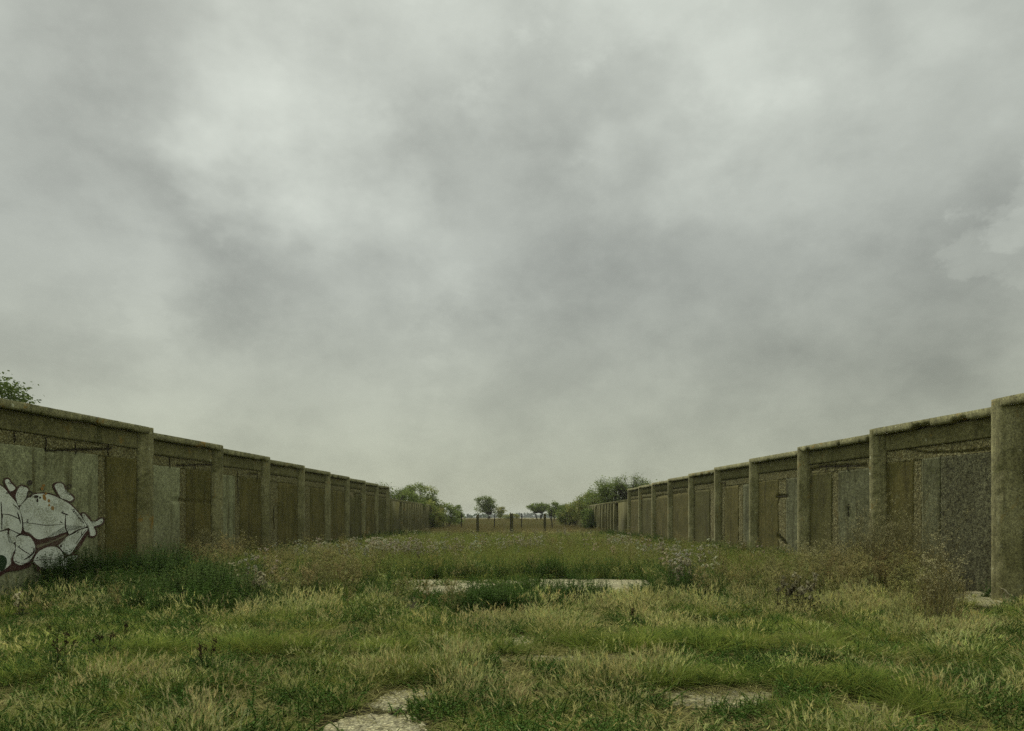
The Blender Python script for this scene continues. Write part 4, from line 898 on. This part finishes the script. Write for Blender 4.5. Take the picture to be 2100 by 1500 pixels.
def vegetation():
    rng = np.random.default_rng(99)
    sh, ba, lo, ne, de, th, me_, lw, st, ro = ([] for _ in range(10))
    def keep(lst, x, y, p, sc, tint, hs=None):
        k = rng.random(len(x)) < p
        lst.append((x[k], y[k], (np.broadcast_to(sc, x.shape))[k], tint[k], (np.broadcast_to(1.0 if hs is None else hs, x.shape))[k]))
    for y0, y1, dens, grow in ((4.6, 7.5, 190, 1.0), (7.5, 11, 130, 1.1), (11, 19, 75, 1.35), (19, 32, 34, 1.8), (32, 62, 13, 2.4)):
        x, y = points(y0, y1, dens, rng); px, py = pix(x, y)
        slab = np.where(y < 10, in_slab(x, y, .28), in_slab(x, y, .04) & (rng.random(len(x)) > .05 + .12 * (fbm(x * 1.1, y * 1.1, 171, 2) > .6))); slab = slab.astype(bool); edge = in_slab(x, y, .5) & ~slab
        patch = fbm(x * .9, y * .9, 41, 4); patch2 = fbm(x * .35, y * .35, 51, 3); fine = fbm(x * 3, y * 3, 61, 2)
        dry = np.clip(zone(DRY, px, py) * .68 + (patch - .58) * .9, 0, 1); leafy = np.clip(zone(LEAFY, px, py) + (patch2 - .62) * .8, 0, 1.2)
        dead = np.clip(zone(DEAD, px, py), 0, 1); mid = sstep(y, 13, 22)
        # along the feet of the walls nettles grow
        wl = np.exp(-((x + 8.9) / 1.3) ** 2) * sstep(y, 17, 21); wr = np.exp(-((x - 8.5) / 1.4) ** 2) * sstep(y, 21, 25)
        leafy = np.maximum(leafy, np.maximum(wl, wr) * (.55 + .6 * fine))
        bare = np.zeros(len(x)); low = np.zeros(len(x))
        for q in (.15, .3, .45, .6, .75): low = np.maximum(low, in_slab(x, y + q, .1) * (y < 10))
        low = np.maximum(low, .8 * np.exp(-((px - 2040) / 100) ** 2 - ((py - 1262) / 30) ** 2))
        for q in (.3, .7, 1.2, 1.7, 2.2): low = np.maximum(low, in_slab(x, y + q, .0) * (y > 12) * .95)
        rid = np.zeros(len(x))
        for a, b, ry in RIDGE:
            zr = F_PX * EYE / (ry - HY); xa, xb = (a - CX) / F_PX * zr, (b - CX) / F_PX * zr; wob = zr + .12 * np.sin(x * 3 + a) + .1 * (fbm(x * 1.6, x * 0 + a, 71, 3) - .5)
            inx = sstep(x, xa - .25, xa + .1) * (1 - sstep(x, xb - .1, xb + .25))
            bare = np.maximum(bare, inx * sstep(y, wob - .42, wob - .3) * (1 - sstep(y, wob - .06, wob + .0)))
            low = np.maximum(low, .75 * inx * sstep(y, wob - 1.1, wob - .8) * (1 - sstep(y, wob - .35, wob - .2)))
            rid = np.maximum(rid, inx * sstep(y, wob - .03, wob + .03) * (1 - sstep(y, wob + .3, wob + .7)))
        # tiny clearings where old concrete and thatch show
        clear = sstep(fbm(x * 1.4, y * 1.4, 81, 3), .64, .72) * sstep(11 - y, 0, 2)
        free = (~slab) * (1 - .93 * bare) * (1 - .75 * clear)
        j = rng.uniform(.8, 1.25, (len(x), 1)); jc = 1 + rng.normal(0, .05, (len(x), 3))
        gcol = (GREEN * (1 - patch[:, None]) + OLIVE * patch[:, None]) * j * jc
        gcol = gcol * (1 - .3 * dry[:, None]) + STRAW * .5 * .3 * dry[:, None]
        hm = grow ** -.7 * (1 - .72 * low) * np.where(y < 11, .72, .85)
        cl = fbm(x * 2.3, y * 2.3, 131, 3); hm = hm * (.55 + .95 * sstep(cl, .3, .7)); free = free * (.3 + .7 * sstep(cl, .34, .52))
        sc = grow * rng.uniform(.75, 1.3, len(x))
        keep(sh, x, y, free * (1 - .25 * dry) * (1 - .55 * np.clip(leafy, 0, 1)) * (1 - .8 * mid) * .9, sc * (1 - .3 * edge) * (1 - .3 * low), gcol, (.6 + .8 * patch2) * (1 - .35 * edge) * hm)
        scol = STRAW * j * jc * (.75 + .5 * patch2[:, None])
        keep(ba, x, y, free * np.clip(dry * .8 + .05, 0, 1) * (1 - .5 * np.clip(leafy, 0, 1)) * (1 - .55 * mid) * (1 - .6 * low), sc, scol, hm)
        keep(lo, x, y, free * np.clip(rid * (.25 + .5 * sstep(cl, .4, .6)) + .05 * (patch > .55), 0, 1), sc, gcol * (.7 + .35 * rng.random((len(x), 1))), grow ** -.7 * np.where(rid > .2, .38 + .5 * cl, .6))
        ncol = np.array([.085, .14, .036]) * j * jc * (.8 + .5 * patch[:, None])
        hl = np.clip(.45 + .6 * fine, .4, 1.1)
        lf = np.clip(leafy, 0, 1)
        keep(ne, x, y, free * lf * (.25 if y0 < 11 else .8 if y0 < 19 else .7), (.62 if y0 < 9 else .8) * (1 + .12 * (grow - 1)) * rng.uniform(.7, 1.2, len(x)) * hl ** .5, ncol, np.where(y < 11, .55, .9))
        keep(lw, x, y, free * (lf * .45 + .10 + .3 * sstep(fine, .5, .68) * (1 - .7 * dry)) * (y < 22), sc * 1.0, ncol * 1.25, grow ** -.6)
        dcol = np.array([.34, .322, .165]) * j * jc
        keep(de, x, y, free * np.clip((dead * .30 + .006 * (y > 11) + .012 * (y > 24)) * (1 - low), 0, 1), (.75 + .25 * dead) * rng.uniform(.7, 1.15, len(x)) * (1 if y0 < 19 else 1.1), dcol)
        mcol = (np.array([.185, .255, .068]) * (1 - .6 * patch2[:, None]) + np.array([.25, .285, .1]) * .6 * patch2[:, None]) * j * jc
        mcol = mcol * (1 - .5 * dry[:, None]) + STRAW * .6 * .5 * dry[:, None]
        keep(me_, x, y, free * mid * (1 - .75 * lf), .85 * rng.uniform(.7, 1.2, len(x)) * (1 + .22 * (grow - 1.8) * (grow > 1.8)), mcol, (1 - .6 * low) * (.5 + .5 * fine) * (1 - .45 * sstep(y, 30, 55)))
        tz = zone(THIS, px, py)
        keep(th, x, y, free * (tz * .2 + .006 * (y > 20)) * (y > 13) * (1 - low), .95 * rng.uniform(.7, 1.15, len(x)), np.ones((len(x), 3)) * jc * j)
        keep(ro, x, y, free * (y < 12) * (.03 + .09 * sstep(fine, .52, .66)), rng.uniform(.6, 1.3, len(x)), ncol * np.array([1.35, 1.3, 1.3]))
        keep(st, x, y, (~slab) * (y < 11) * .4 + (bare > .3) * .4, sc, STRAW * j * .75)
    # beyond the fence: coarser and sparser
    for y0, y1, dens, grow in ((62, 112, 3.5, 2.6), (112, 200, 1.0, 3.6)):
        n = int((y1 - y0) * 50 * dens); y = rng.uniform(y0, y1, n); x = rng.uniform(-25, 25, n)
        ok = (np.abs(x) < .17 * y + 1) & ((np.abs(x) < 9) | (y > 110)); x, y = x[ok], y[ok]; px, py = pix(x, y); dry = np.clip(zone(DRY, px, py), 0, 1)
        p2 = fbm(x * .15, y * .08, 91, 3); j = rng.uniform(.8, 1.2, (len(x), 1))
        mc = (np.array([.15, .165, .062]) * (1 - p2[:, None]) + np.array([.22, .21, .095]) * p2[:, None]) * j
        keep(me_, x, y, np.ones(len(x)) * .9, grow * .45 * rng.uniform(.7, 1.3, len(x)), mc * (1 - .6 * dry[:, None]) + STRAW * .7 * .6 * dry[:, None], .5)
    def cat(l): return [np.concatenate([a[k] for a in l]) for k in range(5)]
    for lst, kind, name, lab, c in ((sh, 'short_grass', 'grass', 'short green grass covering the open ground', 'grass'), (ba, 'barley', 'dry_grass', 'straw-coloured seeding wild barley in drifts', 'dry grass'),
                                    (lo, 'long_grass', 'long_grass', 'long arching grass hanging over the slab joints', 'grass'), (ne, 'nettle', 'nettles', 'dark green nettles in banks and at the wall feet', 'nettles'),
                                    (de, 'dead_weed', 'dead_weeds', 'brown dead weed stems with seed heads', 'weeds'), (me_, 'meadow_grass', 'meadow_grass', 'olive meadow grass filling the space between the walls', 'grass'),
                                    (th, 'thistle', 'seeding_thistles', 'thistles gone to white fluff in the middle of the meadow', 'thistles'), (lw, 'low_weed', 'low_weeds', 'small broad-leaved green weeds among the grass', 'weeds'), (ro, 'rosette', 'broad_leaved_weeds', 'flat broad-leaved weed rosettes in the near grass', 'weeds'), (st, 'straw', 'straw_litter', 'fallen straw and thatch on the bare patches', 'straw')):
        x, y, sc, ti, hs = cat(lst); print('SCATTER', name, len(x)); scatter(name, lab, c, kind, x, y, rng, sc, ti, hs)
vegetation()

# ------------------------------------------------------------------ single plants that stand out
def plant(name, label, px, py, fn, cat, group=None, seed=1, part='stems'):
    x, y = ground_pt(px, py); g = Geo(); fn(g, np.random.default_rng(seed)); o = g.obj(name, M['leaf']); o.location = (x, y, float(terrain_h(np.array([x]), np.array([y]))[0]) - .01)
    return tag(o, label, cat, group)
def dock(h, n):
    def f(g, r):
        for _ in range(n):
            b = np.array([*r.normal(0, .035, 2), 0]); hh = h * r.uniform(.75, 1.05)
            ends = branchy(g, b, hh, r, (.05, .035, .022), 3, .1, 10, (.05, .034, .02), .011, .006)
        for _ in range(5): leafy_stem(g, np.array([*r.normal(0, .05, 2), 0]), h * .5, r, .13, 5, .25, (.06, .08, .03), (.05, .085, .025), .3, .4)
    return f
DK = 'dark dock stalks'
plant('dock_plant', 'dark brown dock stalk, tallest and furthest left, in the green weeds', 125, 1388, dock(.55, 2), 'dock plant', DK, 1)
plant('dock_plant', 'single dark dock stalk left of a matching pair', 201, 1350, dock(.28, 1), 'dock plant', DK, 2)
plant('dock_plant', 'dark dock stalk at the right of the matching pair', 224, 1352, dock(.30, 1), 'dock plant', DK, 3)
plant('dock_plant', 'small dark dock stalk standing apart higher up the slope', 257, 1322, dock(.26, 1), 'dock plant', DK, 4)
plant('dock_plant', 'dark dock stalk right of centre among green grass', 1302, 1290, dock(.3, 1), 'dock plant', DK, 5)
plant('dock_plant', 'short dark dock stalk in the leafy weeds near the long ridge', 423, 1385, dock(.36, 2), 'dock plant', DK, 6)
def thick_thistle(h, n, white=.5):
    def f(g, r):
        for _ in range(n):
            b = np.array([*r.normal(0, .12, 2), 0]); hh = h * r.uniform(.75, 1.1)
            leafy_stem(g, b, hh * .9, r, .13, 10, .12, (.09, .08, .04), (.075, .08, .04), .35, .3)
            for e in branchy(g, b, hh, r, (.10, .08, .045), 4, .22, 2, (.13, .1, .06), .014, .005)[:8]:
                leaf_quads(g, e + r.normal(0, .014, (12, 3)), .034, r, np.array([[.46, .43, .27]]) * white * r.uniform(.6, 1.3, (12, 1)), .8)
    return f
TH = 'single thistles gone to seed'
plant('thistle', 'brown thistle with pale heads in front of the dead weeds on the right', 1650, 1262, thick_thistle(.62, 6, .8), 'thistle', TH, 11)
plant('thistle', 'shorter thistle beside the brown one on the right', 1618, 1258, thick_thistle(.55, 3, .6), 'thistle', TH, 12)
plant('thistle', 'thistle with white heads at the right end of the concrete strip', 1400, 1222, thick_thistle(.7, 5, .9), 'thistle', TH, 13)
plant('thistle', 'thistle with white heads left of the meadow, before the nettle bank', 538, 1235, thick_thistle(.55, 5, 1.0), 'thistle', TH, 14)
plant('thistle', 'low thistle with a single white head far left', 74, 1262, thick_thistle(.42, 1, 1.3), 'thistle', TH, 15)
def dead_bush(h, n, rad, col):
    def f(g, r):
        for _ in range(n): branchy(g, np.array([*r.normal(0, rad, 2), 0]), h * r.uniform(.6, 1.05), r, col, 10, .38, 3, tuple(c * 1.5 for c in col), .011, .005)
    return f
DB = 'dead weed bushes by the right wall'
plant('dead_bush', 'pale brown dead bush leaning before the big right pillar', 1915, 1290, dead_bush(1.15, 15, .14, (.34, .315, .175)), 'bush', DB, 21)
plant('dead_bush', 'tall dark brown dead bush against the brown wall panel', 1850, 1212, dead_bush(1.85, 34, .36, (.32, .3, .155)), 'bush', DB, 22)
plant('dead_bush', 'dark brown dead bush in front of the wall pillar', 1775, 1208, dead_bush(1.55, 32, .36, (.3, .28, .145)), 'bush', DB, 23)
plant('dead_bush', 'lower straggling dead bush at the left end of the brown weeds', 1690, 1205, dead_bush(1.0, 34, .36, (.34, .32, .165)), 'bush', DB, 24)
plant('dead_bush', 'brown seeding bush against the second panel of the left wall', 428, 1172, dead_bush(1.1, 34, .3, (.34, .32, .165)), 'bush', None, 25)
def nettle_bank(h, n, rad, ry=None, col=(.075, .125, .034)):
    def f(g, r):
        for _ in range(n):
            b = np.array([r.normal(0, rad), r.normal(0, (ry or rad)), 0]); leafy_stem(g, b, h * r.uniform(.6, 1.1) * (1 - .3 * min(1, abs(b[0]) / (rad * 2.2))), r, .09, 13, r.uniform(0, .3), tuple(c * .9 for c in col), col)
    return f
NB = 'nettle clumps'
plant('nettle_clump', 'dark green nettle clump in front of the middle of the concrete strip', 1110, 1232, nettle_bank(.27, 110, .38, .18), 'nettles', NB, 31)
plant('nettle_clump', 'green nettle clump to the left of the dry grass below the concrete strip', 1025, 1258, nettle_bank(.48, 130, .3, .22, (.09, .145, .04)), 'nettles', NB, 32)
plant('nettle_clump', 'large nettle clump under the painted graffiti', 175, 1208, nettle_bank(.9, 300, .7, .32), 'nettles', NB, 33)
plant('nettle_clump', 'nettle clump at the foot of the first left pillar', 330, 1205, nettle_bank(.95, 300, .65, .35, (.08, .13, .038)), 'nettles', NB, 34)
plant('nettle_clump', 'green nettle clump below the second left bay', 420, 1238, nettle_bank(.75, 220, .5, .28, (.1, .15, .045)), 'nettles', NB, 35)

# ------------------------------------------------------------------ the damp air
def haze():
    g = Geo(); a, b = np.array([-3900, -290, -3.]), np.array([3900, 5900, 14.5])
    V = [[(a, b)[i][0], (a, b)[j][1], (a, b)[k][2]] for k in (0, 1) for j in (0, 1) for i in (0, 1)]
    g.add(V, [[0, 2, 3, 1], [4, 5, 7, 6], [0, 1, 5, 4], [2, 6, 7, 3], [0, 4, 6, 2], [1, 3, 7, 5]])
    m, t = new_mat('damp_air'); v = t.node('ShaderNodeVolumePrincipled', {'Color': (.93, .97, .95), 'Density': .0002, 'Anisotropy': .2})
    t.l.new(v.outputs[0], t.node('ShaderNodeOutputMaterial').inputs['Volume'])
    tag(g.obj('haze', m), 'thin damp haze over the whole place', 'haze', kind='stuff')
haze()
